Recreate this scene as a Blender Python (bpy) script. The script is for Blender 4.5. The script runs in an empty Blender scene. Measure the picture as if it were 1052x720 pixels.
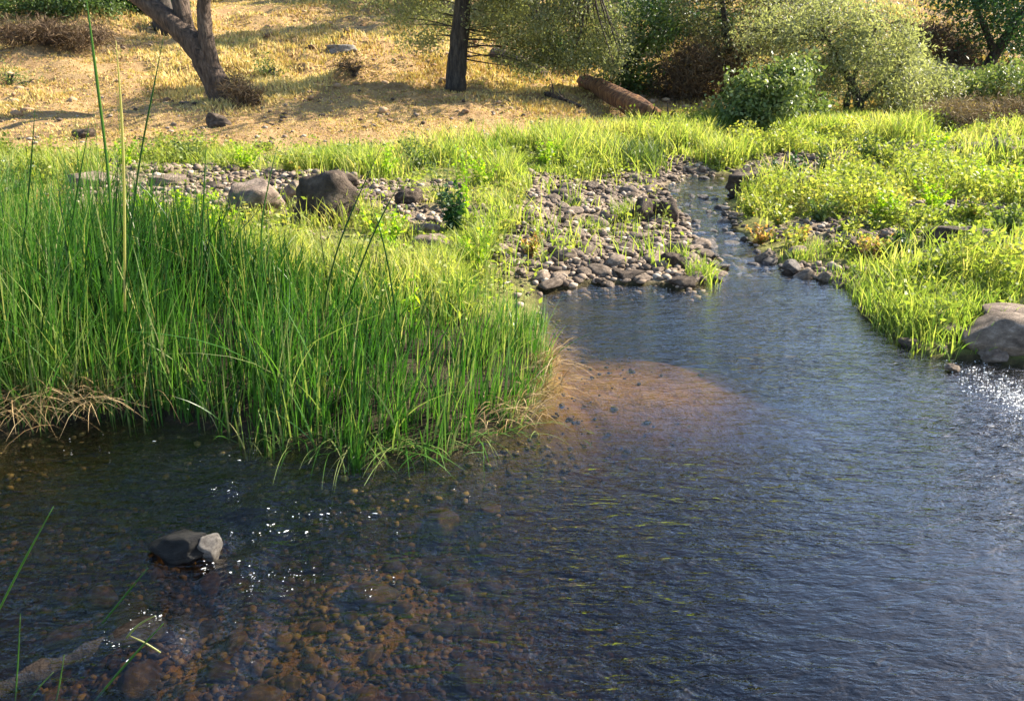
import bpy, math, random
import numpy as np
from mathutils import Vector, noise as mnoise
R = math.radians
rng = np.random.default_rng(7)
random.seed(7)
sc = bpy.context.scene
C = sc.collection

# ------------------------------------------------------------------ camera
CAM_H, PITCH, FPX, W0, H0 = 1.7, 21.4, 795.0, 1052.0, 720.0
cam_d = bpy.data.cameras.new('camera'); cam = bpy.data.objects.new('camera', cam_d); C.objects.link(cam)
cam.location = (0, 0, CAM_H); cam.rotation_euler = (R(90-PITCH), 0, 0)
cam_d.sensor_fit = 'HORIZONTAL'; cam_d.sensor_width = 36.0; cam_d.lens = 36.0*FPX/W0
cam_d.clip_start = 0.05; cam_d.clip_end = 600
cam_d.dof.use_dof = True; cam_d.dof.focus_distance = 4.2; cam_d.dof.aperture_fstop = 14.0
sc.camera = cam
# ------------------------------------------------------------------ light
SUN_AZ, SUN_EL = 24.0, 36.0          # azimuth from +X towards +Y
w = bpy.data.worlds.new('World'); sc.world = w; w.use_nodes = True
nt = w.node_tree; nt.nodes.clear()
sky = nt.nodes.new('ShaderNodeTexSky'); sky.sky_type = 'NISHITA'; sky.sun_disc = False
sky.sun_elevation = R(SUN_EL); sky.sun_rotation = R(90-SUN_AZ); sky.air_density = 1.0; sky.dust_density = 1.0; sky.ozone_density = 3.0
bg = nt.nodes.new('ShaderNodeBackground'); bg.inputs[1].default_value = 0.10
wo = nt.nodes.new('ShaderNodeOutputWorld')
nt.links.new(sky.outputs[0], bg.inputs[0]); nt.links.new(bg.outputs[0], wo.inputs[0])
sd = bpy.data.lights.new('sun', 'SUN'); sd.energy = 5.0; sd.angle = R(0.5); sd.color = (1.0, 0.90, 0.74)
so = bpy.data.objects.new('sun', sd); C.objects.link(so)
D = Vector((math.cos(R(SUN_EL))*math.cos(R(SUN_AZ)), math.cos(R(SUN_EL))*math.sin(R(SUN_AZ)), math.sin(R(SUN_EL))))
so.rotation_euler = D.to_track_quat('Z', 'Y').to_euler(); so.location = (20, 5, 15)
sc.view_settings.view_transform = 'Standard'; sc.view_settings.look = 'None'
sc.view_settings.exposure = 1.92; sc.view_settings.gamma = 1.0
sc.render.engine = 'CYCLES'
cy = sc.cycles
cy.max_bounces = 8; cy.diffuse_bounces = 3; cy.glossy_bounces = 3; cy.transmission_bounces = 4
cy.transparent_max_bounces = 12; cy.sample_clamp_indirect = 4.0; cy.sample_clamp_direct = 12.0
cy.filter_width = 1.5
cy.volume_bounces = 0

# ------------------------------------------------------------------ numpy noise
def _h(ix, iy, s):
    n = (ix.astype(np.int64)*374761393 + iy.astype(np.int64)*668265263 + s*1442695041) & 0xffffffff
    n = ((n ^ (n >> 13))*1274126177) & 0xffffffff
    n = n ^ (n >> 16)
    return (n & 0xffffff)/float(0xffffff)
def vn(x, y, s=0):
    x = np.asarray(x, float); y = np.asarray(y, float)
    ix = np.floor(x); iy = np.floor(y); fx = x-ix; fy = y-iy
    fx = fx*fx*fx*(fx*(fx*6-15)+10); fy = fy*fy*fy*(fy*(fy*6-15)+10)
    a = _h(ix, iy, s); b = _h(ix+1, iy, s); c = _h(ix, iy+1, s); d = _h(ix+1, iy+1, s)
    return (a+(b-a)*fx)+((c+(d-c)*fx)-(a+(b-a)*fx))*fy
def fbm(x, y, o=4, s=0):
    r = 0; a = 0.5; t = 0
    for k in range(o):
        r = r+a*vn(np.asarray(x)*2**k+17.3*k, np.asarray(y)*2**k-9.1*k, s+k); t += a; a *= 0.5
    return r/t
def sstep(a, b, v):
    t = np.clip((np.asarray(v, float)-a)/(b-a), 0, 1); return t*t*(3-2*t)

# ------------------------------------------------------------------ picture <-> place
cp, sp_ = math.cos(R(PITCH)), math.sin(R(PITCH))
def ray(px, py):
    u = (px-W0/2)/FPX; v = -(py-H0/2)/FPX
    return np.array([u, cp+v*sp_, -sp_+v*cp])
def flat(px, py, z=0.0):
    d = ray(px, py); t = (z-CAM_H)/d[2]
    return np.array([d[0]*t, d[1]*t])
def topx(P):
    P = np.asarray(P, float); x = P[..., 0]; y = P[..., 1]; z = P[..., 2]-CAM_H
    dep = y*cp-z*sp_; up = y*sp_+z*cp
    return W0/2+FPX*x/dep, H0/2-FPX*up/dep
def sdf(x, y, poly):
    """signed distance, negative inside"""
    x = np.asarray(x, float); y = np.asarray(y, float)
    d = np.full(x.shape, 1e18); ins = np.zeros(x.shape, bool)
    n = len(poly)
    for i in range(n):
        ax, ay = poly[i]; bx, by = poly[(i+1) % n]
        ex, ey = bx-ax, by-ay
        t = np.clip(((x-ax)*ex+(y-ay)*ey)/(ex*ex+ey*ey+1e-12), 0, 1)
        dd = (x-ax-t*ex)**2+(y-ay-t*ey)**2
        d = np.minimum(d, dd)
        c = ((ay > y) != (by > y))
        with np.errstate(divide='ignore', invalid='ignore'):
            xi = ex*(y-ay)/(ey if ey != 0 else 1e-12)+ax
        ins ^= (c & (x < xi))
    return np.where(ins, -1, 1)*np.sqrt(d)
WET = [flat(*p) for p in [(-420, 470), (0, 446), (80, 430), (170, 432), (290, 458), (380, 476), (470, 464), (540, 434), (564, 390),
       (558, 330), (548, 298), (600, 291), (660, 292), (700, 296), (738, 287), (726, 262), (706, 235), (688, 212), (684, 198), (706, 188), (766, 186),
       (758, 200), (744, 215), (755, 238), (780, 262), (808, 277), (850, 288), (876, 300), (895, 325), (925, 350), (955, 368), (1010, 368),
       (1080, 380), (1500, 430)]] + [np.array([9.0, -3.0]), np.array([-9.0, -3.0])]
def wz(y):
    return np.maximum(0, np.asarray(y, float)-6.2)*0.02
def ell(x, y, px, py, rx, ry):
    c = flat(px, py); return np.exp(-(((x-c[0])/rx)**2+((y-c[1])/ry)**2))
def height(x, y):
    x = np.asarray(x, float); y = np.asarray(y, float)
    n1 = fbm(x*0.35, y*0.35, 3, 1)-0.5; n2 = fbm(x*2.2, y*2.2, 3, 5)-0.5; n3 = fbm(x*7, y*7, 2, 9)-0.5
    s = sdf(x, y, WET)+n2*0.16
    base = wz(y)
    out = base+0.015+0.26*(1-np.exp(-np.maximum(s, 0)/1.3))+n1*0.22*sstep(0.2, 3, s)+n2*0.10*sstep(0, .5, s)+n3*0.03
    # gravel bar stays low
    bar = np.maximum(ell(x, y, 640, 255, .9, 1.3), ell(x, y, 650, 205, .9, 1.6)); out = out-bar*0.10*sstep(0, 1, s)
    dmax = 0.40+0.40*sstep(-0.2, 2.0, x+0.25*(3-y))
    dmax = np.where(y > 6.0, 0.06, dmax*(1-0.7*sstep(4.8, 6.0, y)))
    dmax = dmax*(0.85+0.5*n2)*(1-.70*np.clip(1.15*ell(x, y, 650, 372, 1.15, .75), 0, 1))*(1-.40*ell(x, y, 280, 630, .8, .4))*(1-.35*ell(x, y, 380, 560, .4, .25))
    ins = base-np.minimum(dmax, np.maximum(-s, 0)*0.75)-n3*0.02
    z = np.where(s > 0, out, np.minimum(ins, base+0.012))
    yb = 11.9+5.1*sstep(-2.0, 5.0, x)+1.2*n1-0.02*x
    r = np.maximum(0, y-yb)
    slope = 0.155+0.09*sstep(2, 9, x)
    hill = slope*r*r/(r+1.6)
    cap = 3.9+2.8*sstep(1, 10, x)
    hill = cap*(1-np.exp(-hill/cap*1.12))+np.maximum(0, y-60)*0.06
    hn = (fbm(x*0.22+4, y*0.22, 3, 21)-.5)*1.1+(fbm(x*1.1, y*1.1, 3, 23)-0.5)*0.42
    z = z+hill+hn*sstep(0.3, 7, r)
    z = z+(fbm(x*2.6, y*2.6, 3, 27)-0.5)*0.18*sstep(.2, 2.0, r)
    z = z+np.maximum(0, np.abs(x)-26)*0.05+np.maximum(0, -y-4)*0.08
    return z
def place(px, py):
    d = ray(px, py); t = 1.2; last = t
    ts = np.concatenate([np.linspace(1.2, 30, 1500), np.linspace(30.03, 140, 2500)])
    P = d[None, :]*ts[:, None]; z = CAM_H+P[:, 2]; hh = height(P[:, 0], P[:, 1])
    k = np.argmax(z < hh)
    if not (z < hh).any(): k = len(ts)-1
    return np.array([P[k, 0], P[k, 1], hh[k]])
def on(x, y):
    return float(height(np.array([x]), np.array([y]))[0])
def at_y(px, py, Y):
    """point on the vertical plane y = Y seen through this pixel"""
    d = ray(px, py); t = Y/d[1]; return np.array([d[0]*t, Y, CAM_H+d[2]*t])

# ------------------------------------------------------------------ mesh helpers
def fast_mesh(name, verts, quads=None, tris=None, tint=None, smooth=True):
    me = bpy.data.meshes.new(name)
    verts = np.asarray(verts, np.float32)
    me.vertices.add(len(verts)); me.vertices.foreach_set('co', verts.ravel())
    fl = []; ls = []; st = 0
    if quads is not None and len(quads):
        q = np.asarray(quads, np.int32); fl.append(q.ravel()); ls.append(np.arange(len(q))*4); st = len(q)*4
    if tris is not None and len(tris):
        t = np.asarray(tris, np.int32); fl.append(t.ravel()); ls.append(st+np.arange(len(t))*3)
    fl = np.concatenate(fl); ls = np.concatenate(ls).astype(np.int32)
    me.loops.add(len(fl)); me.loops.foreach_set('vertex_index', fl)
    me.polygons.add(len(ls)); me.polygons.foreach_set('loop_start', ls)
    me.update(calc_edges=True)
    if smooth: me.polygons.foreach_set('use_smooth', np.ones(len(ls), bool))
    if tint is not None:
        a = me.attributes.new('tint', 'FLOAT', 'POINT'); a.data.foreach_set('value', np.asarray(tint, np.float32))
    return me
def link(name, me, mat=None, parent=None, label=None, cat=None, group=None, kind=None, loc=None):
    o = bpy.data.objects.new(name, me); C.objects.link(o)
    if mat and me and not me.materials: me.materials.append(mat)
    if parent: o.parent = parent
    if loc is not None: o.location = [float(v) for v in loc]
    if label: o['label'] = label
    if cat: o['category'] = cat
    if group: o['group'] = group
    if kind: o['kind'] = kind
    return o
def blades(P, h, wd, lean, ang, segs=5, face=None, curl=2.0, tint=None, sag=0.0):
    """P (N,3); h,wd,lean,ang (N,). ribbons that taper to a point and bend over"""
    N = len(P); t = np.linspace(0, 1, segs+1)
    if face is None: face = rng.uniform(0, math.pi, N)
    dx = np.cos(ang); dy = np.sin(ang)
    off = (lean*h)[:, None]*t[None, :]**curl
    zz = h[:, None]*(t[None, :]-sag*t[None, :]**3*lean[:, None])
    cx = P[:, 0, None]+dx[:, None]*off; cyy = P[:, 1, None]+dy[:, None]*off; cz = P[:, 2, None]+zz
    ww = wd[:, None]*0.5*(np.minimum(1, (1-t)*1.9+0.04)**0.8)[None, :]*(0.75+0.25*np.minimum(1, t*5))[None, :]
    fx = np.cos(face)[:, None]; fy = np.sin(face)[:, None]
    A = np.stack([cx-fx*ww, cyy-fy*ww, cz], -1); B = np.stack([cx+fx*ww, cyy+fy*ww, cz], -1)
    V = np.stack([A, B], 2).reshape(N*(segs+1)*2, 3)
    b = (np.arange(N)*(segs+1)*2)[:, None]+(np.arange(segs)*2)[None, :]
    Q = np.stack([b, b+1, b+3, b+2], -1).reshape(-1, 4)
    tn = None
    if tint is not None: tn = np.repeat(tint, (segs+1)*2)
    return V, Q, tn
def leaves(P, size, ratio=0.5, tint=None, flat_=0.0, droop=0.0):
    """one pointed, slightly folded leaf per point"""
    N = len(P)
    a = rng.normal(size=(N, 3)); a[:, 2] = a[:, 2]*(1-flat_)-droop; a /= np.linalg.norm(a, axis=1)[:, None]
    b = rng.normal(size=(N, 3)); b -= (b*a).sum(1)[:, None]*a; b /= np.linalg.norm(b, axis=1)[:, None]
    n = np.cross(a, b)
    s = np.asarray(size)[:, None]
    base = P; tip = P+a*s; l = P+a*s*0.45+b*s*ratio*0.5+n*s*0.06; r = P+a*s*0.45-b*s*ratio*0.5+n*s*0.06
    V = np.stack([base, l, tip, r], 1).reshape(-1, 3)
    Q = np.arange(N*4).reshape(-1, 4)
    tn = None if tint is None else np.repeat(tint, 4)
    return V, Q, tn
def tube(pts, rad, sides=7, cap=True, rough=0.0, seed=0):
    pts = [Vector(p) for p in pts]; V = []; Q = []; n = len(pts)
    up = Vector((0.13, 0.92, 0.35)).normalized()
    for i, p in enumerate(pts):
        d = (pts[min(i+1, n-1)]-pts[max(i-1, 0)]).normalized()
        s = d.cross(up); s.normalize(); u = s.cross(d)
        for k in range(sides):
            a = 2*math.pi*k/sides
            r = rad[i]
            if rough: r *= 1+rough*mnoise.noise(Vector((math.cos(a)*1.7+seed, math.sin(a)*1.7, i*0.8)))
            V.append(p+(s*math.cos(a)+u*math.sin(a))*r)
    for i in range(n-1):
        for k in range(sides):
            k2 = (k+1) % sides
            Q.append((i*sides+k, i*sides+k2, (i+1)*sides+k2, (i+1)*sides+k))
    T = []
    if cap:
        V.append(pts[0]); V.append(pts[-1]); c0 = len(V)-2
        for k in range(sides):
            k2 = (k+1) % sides
            T.append((c0, k2, k)); T.append((c0+1, (n-1)*sides+k, (n-1)*sides+k2))
    return np.array([tuple(v) for v in V]), Q, T
class Bag:
    def __init__(s): s.v = []; s.q = []; s.t = []; s.tn = []; s.n = 0
    def add(s, V, Q, T=None, tn=None, tv=0.5):
        V = np.asarray(V, float)
        s.v.append(V)
        if Q is not None and len(Q): s.q.append(np.asarray(Q)+s.n)
        if T is not None and len(T): s.t.append(np.asarray(T)+s.n)
        s.tn.append(tn if tn is not None else np.full(len(V), tv)); s.n += len(V)
    def mesh(s, name, smooth=True):
        return fast_mesh(name, np.concatenate(s.v), np.concatenate(s.q) if s.q else None, np.concatenate(s.t) if s.t else None, np.concatenate(s.tn), smooth)
def bend(p0, p1, n=6, wob=0.12, sag=0.0, r_=random):
    p0 = Vector(p0); p1 = Vector(p1); L = (p1-p0).length; out = []
    o = Vector((r_.uniform(-1, 1), r_.uniform(-1, 1), r_.uniform(-1, 1)))*wob*L
    for i in range(n+1):
        t = i/n; out.append(p0.lerp(p1, t)+o*math.sin(math.pi*t)+Vector((0, 0, -sag*L*t*t))+Vector([r_.uniform(-1, 1)*wob*L*0.1*(0 < i < n) for _ in range(3)]))
    return out

# ------------------------------------------------------------------ materials
def mat(name):
    m = bpy.data.materials.new(name); m.use_nodes = True; m.node_tree.nodes.clear()
    return m, m.node_tree.nodes, m.node_tree.links
def ramp(nd, stops):
    r = nd.new('ShaderNodeValToRGB'); e = r.color_ramp.elements
    while len(e) < len(stops): e.new(0.5)
    for i, (p, c) in enumerate(stops): e[i].position = p; e[i].color = (*c, 1)
    return r
def foliage(name, cols, trans=0.45, gloss=0.45, tcol=1.5):
    m, nd, lk = mat(name)
    at = nd.new('ShaderNodeAttribute'); at.attribute_name = 'tint'
    rp = ramp(nd, [(i/(len(cols)-1), c) for i, c in enumerate(cols)])
    lk.new(at.outputs['Fac'], rp.inputs[0])
    p = nd.new('ShaderNodeBsdfPrincipled'); p.inputs['Roughness'].default_value = gloss; p.inputs['Specular IOR Level'].default_value = 0.35
    lk.new(rp.outputs[0], p.inputs['Base Color'])
    t = nd.new('ShaderNodeBsdfTranslucent')
    mx = nd.new('ShaderNodeMix'); mx.data_type = 'RGBA'; mx.blend_type = 'MULTIPLY'; mx.inputs[0].default_value = 1
    lk.new(rp.outputs[0], mx.inputs[6]); mx.inputs[7].default_value = (tcol*1.05, tcol*1.1, tcol*0.55, 1)
    lk.new(mx.outputs[2], t.inputs[0])
    s = nd.new('ShaderNodeMixShader'); s.inputs[0].default_value = trans
    lk.new(p.outputs[0], s.inputs[1]); lk.new(t.outputs[0], s.inputs[2])
    o = nd.new('ShaderNodeOutputMaterial'); lk.new(s.outputs[0], o.inputs[0])
    return m
def rocky(name, c1, c2, c3, rough=0.85, scale=9.0, rnd=0.5, bumps=0.6):
    m, nd, lk = mat(name)
    tc = nd.new('ShaderNodeTexCoord'); oi = nd.new('ShaderNodeObjectInfo')
    ad = nd.new('ShaderNodeVectorMath'); ad.operation = 'ADD'; lk.new(tc.outputs['Object'], ad.inputs[0])
    ml = nd.new('ShaderNodeMath'); ml.operation = 'MULTIPLY'; ml.inputs[1].default_value = 37; lk.new(oi.outputs['Random'], ml.inputs[0]); lk.new(ml.outputs[0], ad.inputs[1])
    n = nd.new('ShaderNodeTexNoise'); n.inputs['Scale'].default_value = scale*0.35; n.inputs['Detail'].default_value = 8; n.inputs['Roughness'].default_value = 0.65; lk.new(ad.outputs[0], n.inputs['Vector'])
    n2 = nd.new('ShaderNodeTexNoise'); n2.inputs['Scale'].default_value = scale*2.5; n2.inputs['Detail'].default_value = 6; n2.inputs['Roughness'].default_value = 0.7; lk.new(ad.outputs[0], n2.inputs['Vector'])
    rp = ramp(nd, [(0.3, c1), (0.52, c2), (0.72, c3)]); lk.new(n.outputs[0], rp.inputs[0])
    hs = nd.new('ShaderNodeHueSaturation'); lk.new(rp.outputs[0], hs.inputs['Color'])
    mr = nd.new('ShaderNodeMapRange'); mr.inputs[3].default_value = 1-rnd; mr.inputs[4].default_value = 1+rnd; lk.new(oi.outputs['Random'], mr.inputs[0]); lk.new(mr.outputs[0], hs.inputs['Value'])
    mx = nd.new('ShaderNodeMix'); mx.data_type = 'RGBA'; mx.blend_type = 'OVERLAY'; mx.inputs[0].default_value = 0.55; lk.new(hs.outputs[0], mx.inputs[6]); lk.new(n2.outputs[0], mx.inputs[7])
    p = nd.new('ShaderNodeBsdfPrincipled'); p.inputs['Roughness'].default_value = rough; p.inputs['Specular IOR Level'].default_value = .18; lk.new(mx.outputs[2], p.inputs['Base Color'])
    b = nd.new('ShaderNodeBump'); b.inputs['Strength'].default_value = bumps; b.inputs['Distance'].default_value = 0.03; lk.new(n2.outputs[0], b.inputs['Height']); lk.new(b.outputs[0], p.inputs['Normal'])
    o = nd.new('ShaderNodeOutputMaterial'); lk.new(p.outputs[0], o.inputs[0])
    return m
def bark(name, c1, c2, c3, scale=6):
    m, nd, lk = mat(name)
    tc = nd.new('ShaderNodeTexCoord'); mp = nd.new('ShaderNodeMapping'); mp.inputs['Scale'].default_value = (3, 3, 0.7); lk.new(tc.outputs['Object'], mp.inputs[0])
    n = nd.new('ShaderNodeTexNoise'); n.inputs['Scale'].default_value = scale; n.inputs['Detail'].default_value = 8; n.inputs['Roughness'].default_value = 0.7; lk.new(mp.outputs[0], n.inputs['Vector'])
    rp = ramp(nd, [(0.35, c1), (0.5, c2), (0.66, c3)]); lk.new(n.outputs[0], rp.inputs[0])
    p = nd.new('ShaderNodeBsdfPrincipled'); p.inputs['Roughness'].default_value = 0.9; lk.new(rp.outputs[0], p.inputs['Base Color'])
    b = nd.new('ShaderNodeBump'); b.inputs['Strength'].default_value = 1; b.inputs['Distance'].default_value = 0.06; lk.new(n.outputs[0], b.inputs['Height']); lk.new(b.outputs[0], p.inputs['Normal'])
    o = nd.new('ShaderNodeOutputMaterial'); lk.new(p.outputs[0], o.inputs[0])
    return m
M_reed = foliage('reed_green', [(.007, .024, .006), (.018, .062, .010), (.038, .12, .014), (.09, .19, .028), (.30, .28, .12)], 0.42, 0.36, 1.35)
M_meadow = foliage('meadow_grass', [(.06, .12, .02), (.13, .20, .035), (.22, .275, .055), (.33, .34, .095), (.46, .38, .18)], 0.48, 0.6, 1.45)
M_herb = foliage('low_herb', [(.06, .055, .015), (.12, .16, .025), (.20, .245, .045), (.29, .30, .07), (.34, .18, .08)], 0.48, 0.55, 1.45)
M_dry = foliage('dry_grass', [(.25, .15, .055), (.42, .29, .11), (.56, .42, .17), (.64, .51, .24), (.22, .23, .08)], 0.3, 0.8, 1.2)
M_dead = foliage('dead_straw', [(.10, .06, .025), (.22, .14, .06), (.36, .25, .12), (.45, .34, .18)], 0.2, 0.7, 1.0)
M_oak = foliage('oak_leaves', [(.02, .04, .012), (.04, .075, .02), (.07, .11, .03), (.12, .15, .05)], 0.35, 0.5)
M_grey = foliage('grey_green_leaves', [(.09, .10, .055), (.16, .175, .09), (.24, .25, .13), (.32, .32, .19)], 0.5, 0.5, 1.3)
M_dull = foliage('dull_leaves', [(.07, .075, .04), (.12, .125, .065), (.18, .175, .09), (.25, .22, .13)], 0.45, 0.6, 1.2)
M_bright = foliage('bright_leaves', [(.03, .06, .018), (.07, .115, .03), (.14, .19, .055), (.25, .28, .11)], 0.35, 0.45, 1.1)
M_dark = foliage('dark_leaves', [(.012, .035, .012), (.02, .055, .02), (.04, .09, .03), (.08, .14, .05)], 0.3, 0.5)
M_weed = foliage('weed_leaves', [(.008, .03, .008), (.015, .05, .012), (.03, .08, .018), (.06, .12, .03)], 0.25, 0.5)
M_lime = foliage('lime_leaves', [(.08, .18, .01), (.18, .30, .015), (.30, .42, .02), (.42, .5, .04)], 0.55, 0.5)
M_twig = foliage('dry_brush', [(.05, .03, .02), (.12, .08, .045), (.22, .15, .08), (.34, .25, .14)], 0.1, 0.9, 1.0)
M_bark = bark('oak_bark', (.025, .017, .012), (.085, .055, .038), (.17, .12, .085))
M_bark2 = bark('dark_bark', (.015, .012, .01), (.05, .038, .03), (.10, .08, .06))
M_log = bark('rotten_wood', (.03, .013, .006), (.14, .055, .018), (.32, .17, .06), 4)
M_stone = rocky('river_stone', (.065, .048, .036), (.165, .125, .092), (.33, .26, .20))
M_stone2 = rocky('dark_boulder', (.03, .021, .015), (.085, .062, .046), (.22, .165, .12), 0.8, 5, 0.0, 1.0)
M_pale = rocky('pale_boulder', (.09, .065, .05), (.22, .165, .125), (.38, .30, .235), 0.85, 5, 0.1, 0.8)
M_wet = rocky('wet_stone', (.004, .004, .004), (.012, .011, .010), (.03, .027, .024), 0.4, 7, 0.4, 0.6)
M_wet2 = rocky('damp_stone', (.03, .026, .024), (.09, .075, .065), (.24, .20, .17), 0.5, 7, 0.5, 0.6)
M_sunk = rocky('sunken_matte', (.012, .010, .008), (.035, .028, .024), (.09, .075, .065), 0.95, 9, 0.0, 1.0)
M_sunk.node_tree.nodes['Principled BSDF'].inputs['Specular IOR Level'].default_value = 0
M_white = rocky('white_rock', (.09, .08, .07), (.24, .215, .19), (.36, .335, .30), 0.7, 9, 0.0, 1.0)
M_bed = rocky('river_bed_stone', (.018, .014, .007), (.06, .042, .018), (.17, .12, .045), 0.7, 6, 0.65, 0.4)

# ================================================================== GROUND
def warp(n, dense, far, frac=0.72):
    """n samples, most of them inside +-dense"""
    k = int(n*frac); a = np.linspace(-dense, dense, k)
    m = (n-k)//2; st = 2*dense/k; g = (far-dense)
    e = dense+g*((np.arange(1, m+1)/m)**3)*(1-m*st/g)+st*np.arange(1, m+1)
    return np.concatenate([-e[::-1], a, e])
xs = warp(640, 6.0, 120)
ya = np.linspace(0.6, 9, 330); yb_ = 9+np.cumsum(np.linspace(0.027, 0.16, 300)); yc = yb_[-1]+np.cumsum(np.linspace(.2, 3.2, 60)); yp = 0.6-np.cumsum(np.linspace(0.05, 1.6, 26))[::-1]
ys = np.concatenate([yp, ya, yb_, yc])
X, Y = np.meshgrid(xs, ys)
Z = height(X, Y)
nx, ny = len(xs), len(ys)
idx = np.arange(nx*ny).reshape(ny, nx)
Qg = np.stack([idx[:-1, :-1], idx[:-1, 1:], idx[1:, 1:], idx[1:, :-1]], -1).reshape(-1, 4)
me = fast_mesh('ground', np.stack([X, Y, Z], -1).reshape(-1, 3), Qg)
S = sdf(X, Y, WET)
REED_SHADE = [flat(*p) for p in [(-400, 480), (0, 452), (280, 465), (380, 482), (480, 470), (552, 438), (566, 390), (556, 345), (440, 330), (240, 325), (130, 305), (-300, 285)]]  # ground under the reeds painted dark for the shaded gaps between blades
def dryness(x, y):
    x = np.asarray(x, float); n = fbm(x*0.3, np.asarray(y)*0.3, 3, 61)-.5
    return sstep(10.4, 11.8, y-3.7*sstep(-1.6, 4, x)+2.0*n)
def gravel(x, y):
    g = 1.15*np.maximum(ell(x, y, 628, 268, 0.80, 1.1), ell(x, y, 635, 222, 1.0, 1.6))
    g = np.maximum(g, 1.0*ell(x, y, 240, 226, 2.1, 1.1)); g = np.maximum(g, .5*ell(x, y, 450, 250, .8, .8)); g = np.maximum(g, .7*ell(x, y, 110, 205, 1.4, 1.0)); g = np.maximum(g, ell(x, y, 690, 190, .7, 1.3))
    g = np.maximum(g, .9*ell(x, y, 830, 285, .55, .35)); g = np.maximum(g, .8*ell(x, y, 800, 196, 1.2, .6)); g = np.maximum(g, .95*ell(x, y, 930, 183, 2.0, .6))
    g = np.maximum(g, .7*ell(x, y, 1040, 175, 1.5, 1.0)); g = np.maximum.reduce([g, .75*ell(x, y, 835, 248, .7, .45), .7*ell(x, y, 890, 262, .5, .4), .7*ell(x, y, 975, 240, .6, .4), .6*ell(x, y, 960, 280, .35, .3)])
    return sstep(0.25, 0.6, g+(fbm(np.asarray(x)*1.5, np.asarray(y)*1.5, 2, 71)-.5)*0.45)
def put(me, name, val):
    a = me.attributes.new(name, 'FLOAT', 'POINT'); a.data.foreach_set('value', np.asarray(val, np.float32).ravel())
put(me, 'dry', dryness(X, Y)); put(me, 'gravel', gravel(X, Y)*sstep(-.1, .1, S)); put(me, 'reed_shade', sstep(.12, -.15, sdf(X, Y, REED_SHADE))); put(me, 'bed', sstep(0.05, -0.02, S-0.0)); put(me, 'rust', np.maximum.reduce([ell(X, Y, 645, 380, .95, .55), .55*ell(X, Y, 300, 625, .6, .3), .55*ell(X, Y, 150, 660, .4, .3), .6*ell(X, Y, 380, 565, .3, .2)]))
m, nd, lk = mat('ground_soil')
def attr(n):
    a = nd.new('ShaderNodeAttribute'); a.attribute_name = n; return a.outputs['Fac']
def noise_n(scale, detail=8, rough=.6, vec=None, dist=0):
    n = nd.new('ShaderNodeTexNoise'); n.inputs['Scale'].default_value = scale; n.inputs['Detail'].default_value = detail; n.inputs['Roughness'].default_value = rough; n.inputs['Distortion'].default_value = dist
    lk.new(vec if vec is not None else tc.outputs['Object'], n.inputs['Vector']); return n.outputs[0]
def mixc(f, a, b, bt='MIX'):
    x = nd.new('ShaderNodeMix'); x.data_type = 'RGBA'; x.blend_type = bt
    for s_, v in ((0, f), (6, a), (7, b)):
        if isinstance(v, (int, float)): x.inputs[s_].default_value = v
        elif isinstance(v, tuple): x.inputs[s_].default_value = (*v, 1)
        else: lk.new(v, x.inputs[s_])
    return x.outputs[2]
tc = nd.new('ShaderNodeTexCoord')
nA = noise_n(1.3, 8, .65); nB = noise_n(9, 8, .7); nC = noise_n(45, 4, .7)
def rr(v, st):
    r = ramp(nd, st); lk.new(v, r.inputs[0]); return r.outputs[0]
c_dry = mixc(0.5, rr(nA, [(.3, (.21, .125, .055)), (.5, (.38, .26, .11)), (.7, (.48, .36, .16))]), rr(nB, [(.35, (.15, .075, .04)), (.55, (.37, .22, .11)), (.7, (.48, .33, .17))]))
c_grn = rr(nB, [(.3, (.10, .08, .035)), (.5, (.17, .17, .045)), (.7, (.24, .24, .07))])
c_grv = rr(nB, [(.3, (.12, .085, .06)), (.5, (.24, .18, .125)), (.7, (.36, .29, .21))])
c_bed = mixc(attr('rust'), rr(nB, [(.3, (.02, .018, .008)), (.5, (.05, .04, .016)), (.7, (.10, .08, .03))]), rr(nB, [(.3, (.24, .13, .035)), (.5, (.48, .29, .075)), (.7, (.60, .42, .14))]))
col = mixc(attr('dry'), c_grn, c_dry); col = mixc(attr('gravel'), col, c_grv); col = mixc(attr('bed'), col, c_bed); col = mixc(attr('reed_shade'), col, (.035, .026, .014))
p = nd.new('ShaderNodeBsdfPrincipled'); p.inputs['Roughness'].default_value = 0.95; p.inputs['Specular IOR Level'].default_value = .2; lk.new(col, p.inputs['Base Color'])
ad = nd.new('ShaderNodeMath'); ad.operation = 'ADD'; lk.new(nB, ad.inputs[0]); lk.new(nC, ad.inputs[1])
b = nd.new('ShaderNodeBump'); b.inputs['Strength'].default_value = 0.8; b.inputs['Distance'].default_value = 0.06; lk.new(ad.outputs[0], b.inputs['Height']); lk.new(b.outputs[0], p.inputs['Normal'])
o = nd.new('ShaderNodeOutputMaterial'); lk.new(p.outputs[0], o.inputs[0])
link('ground', me, m, kind='structure')

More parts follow.
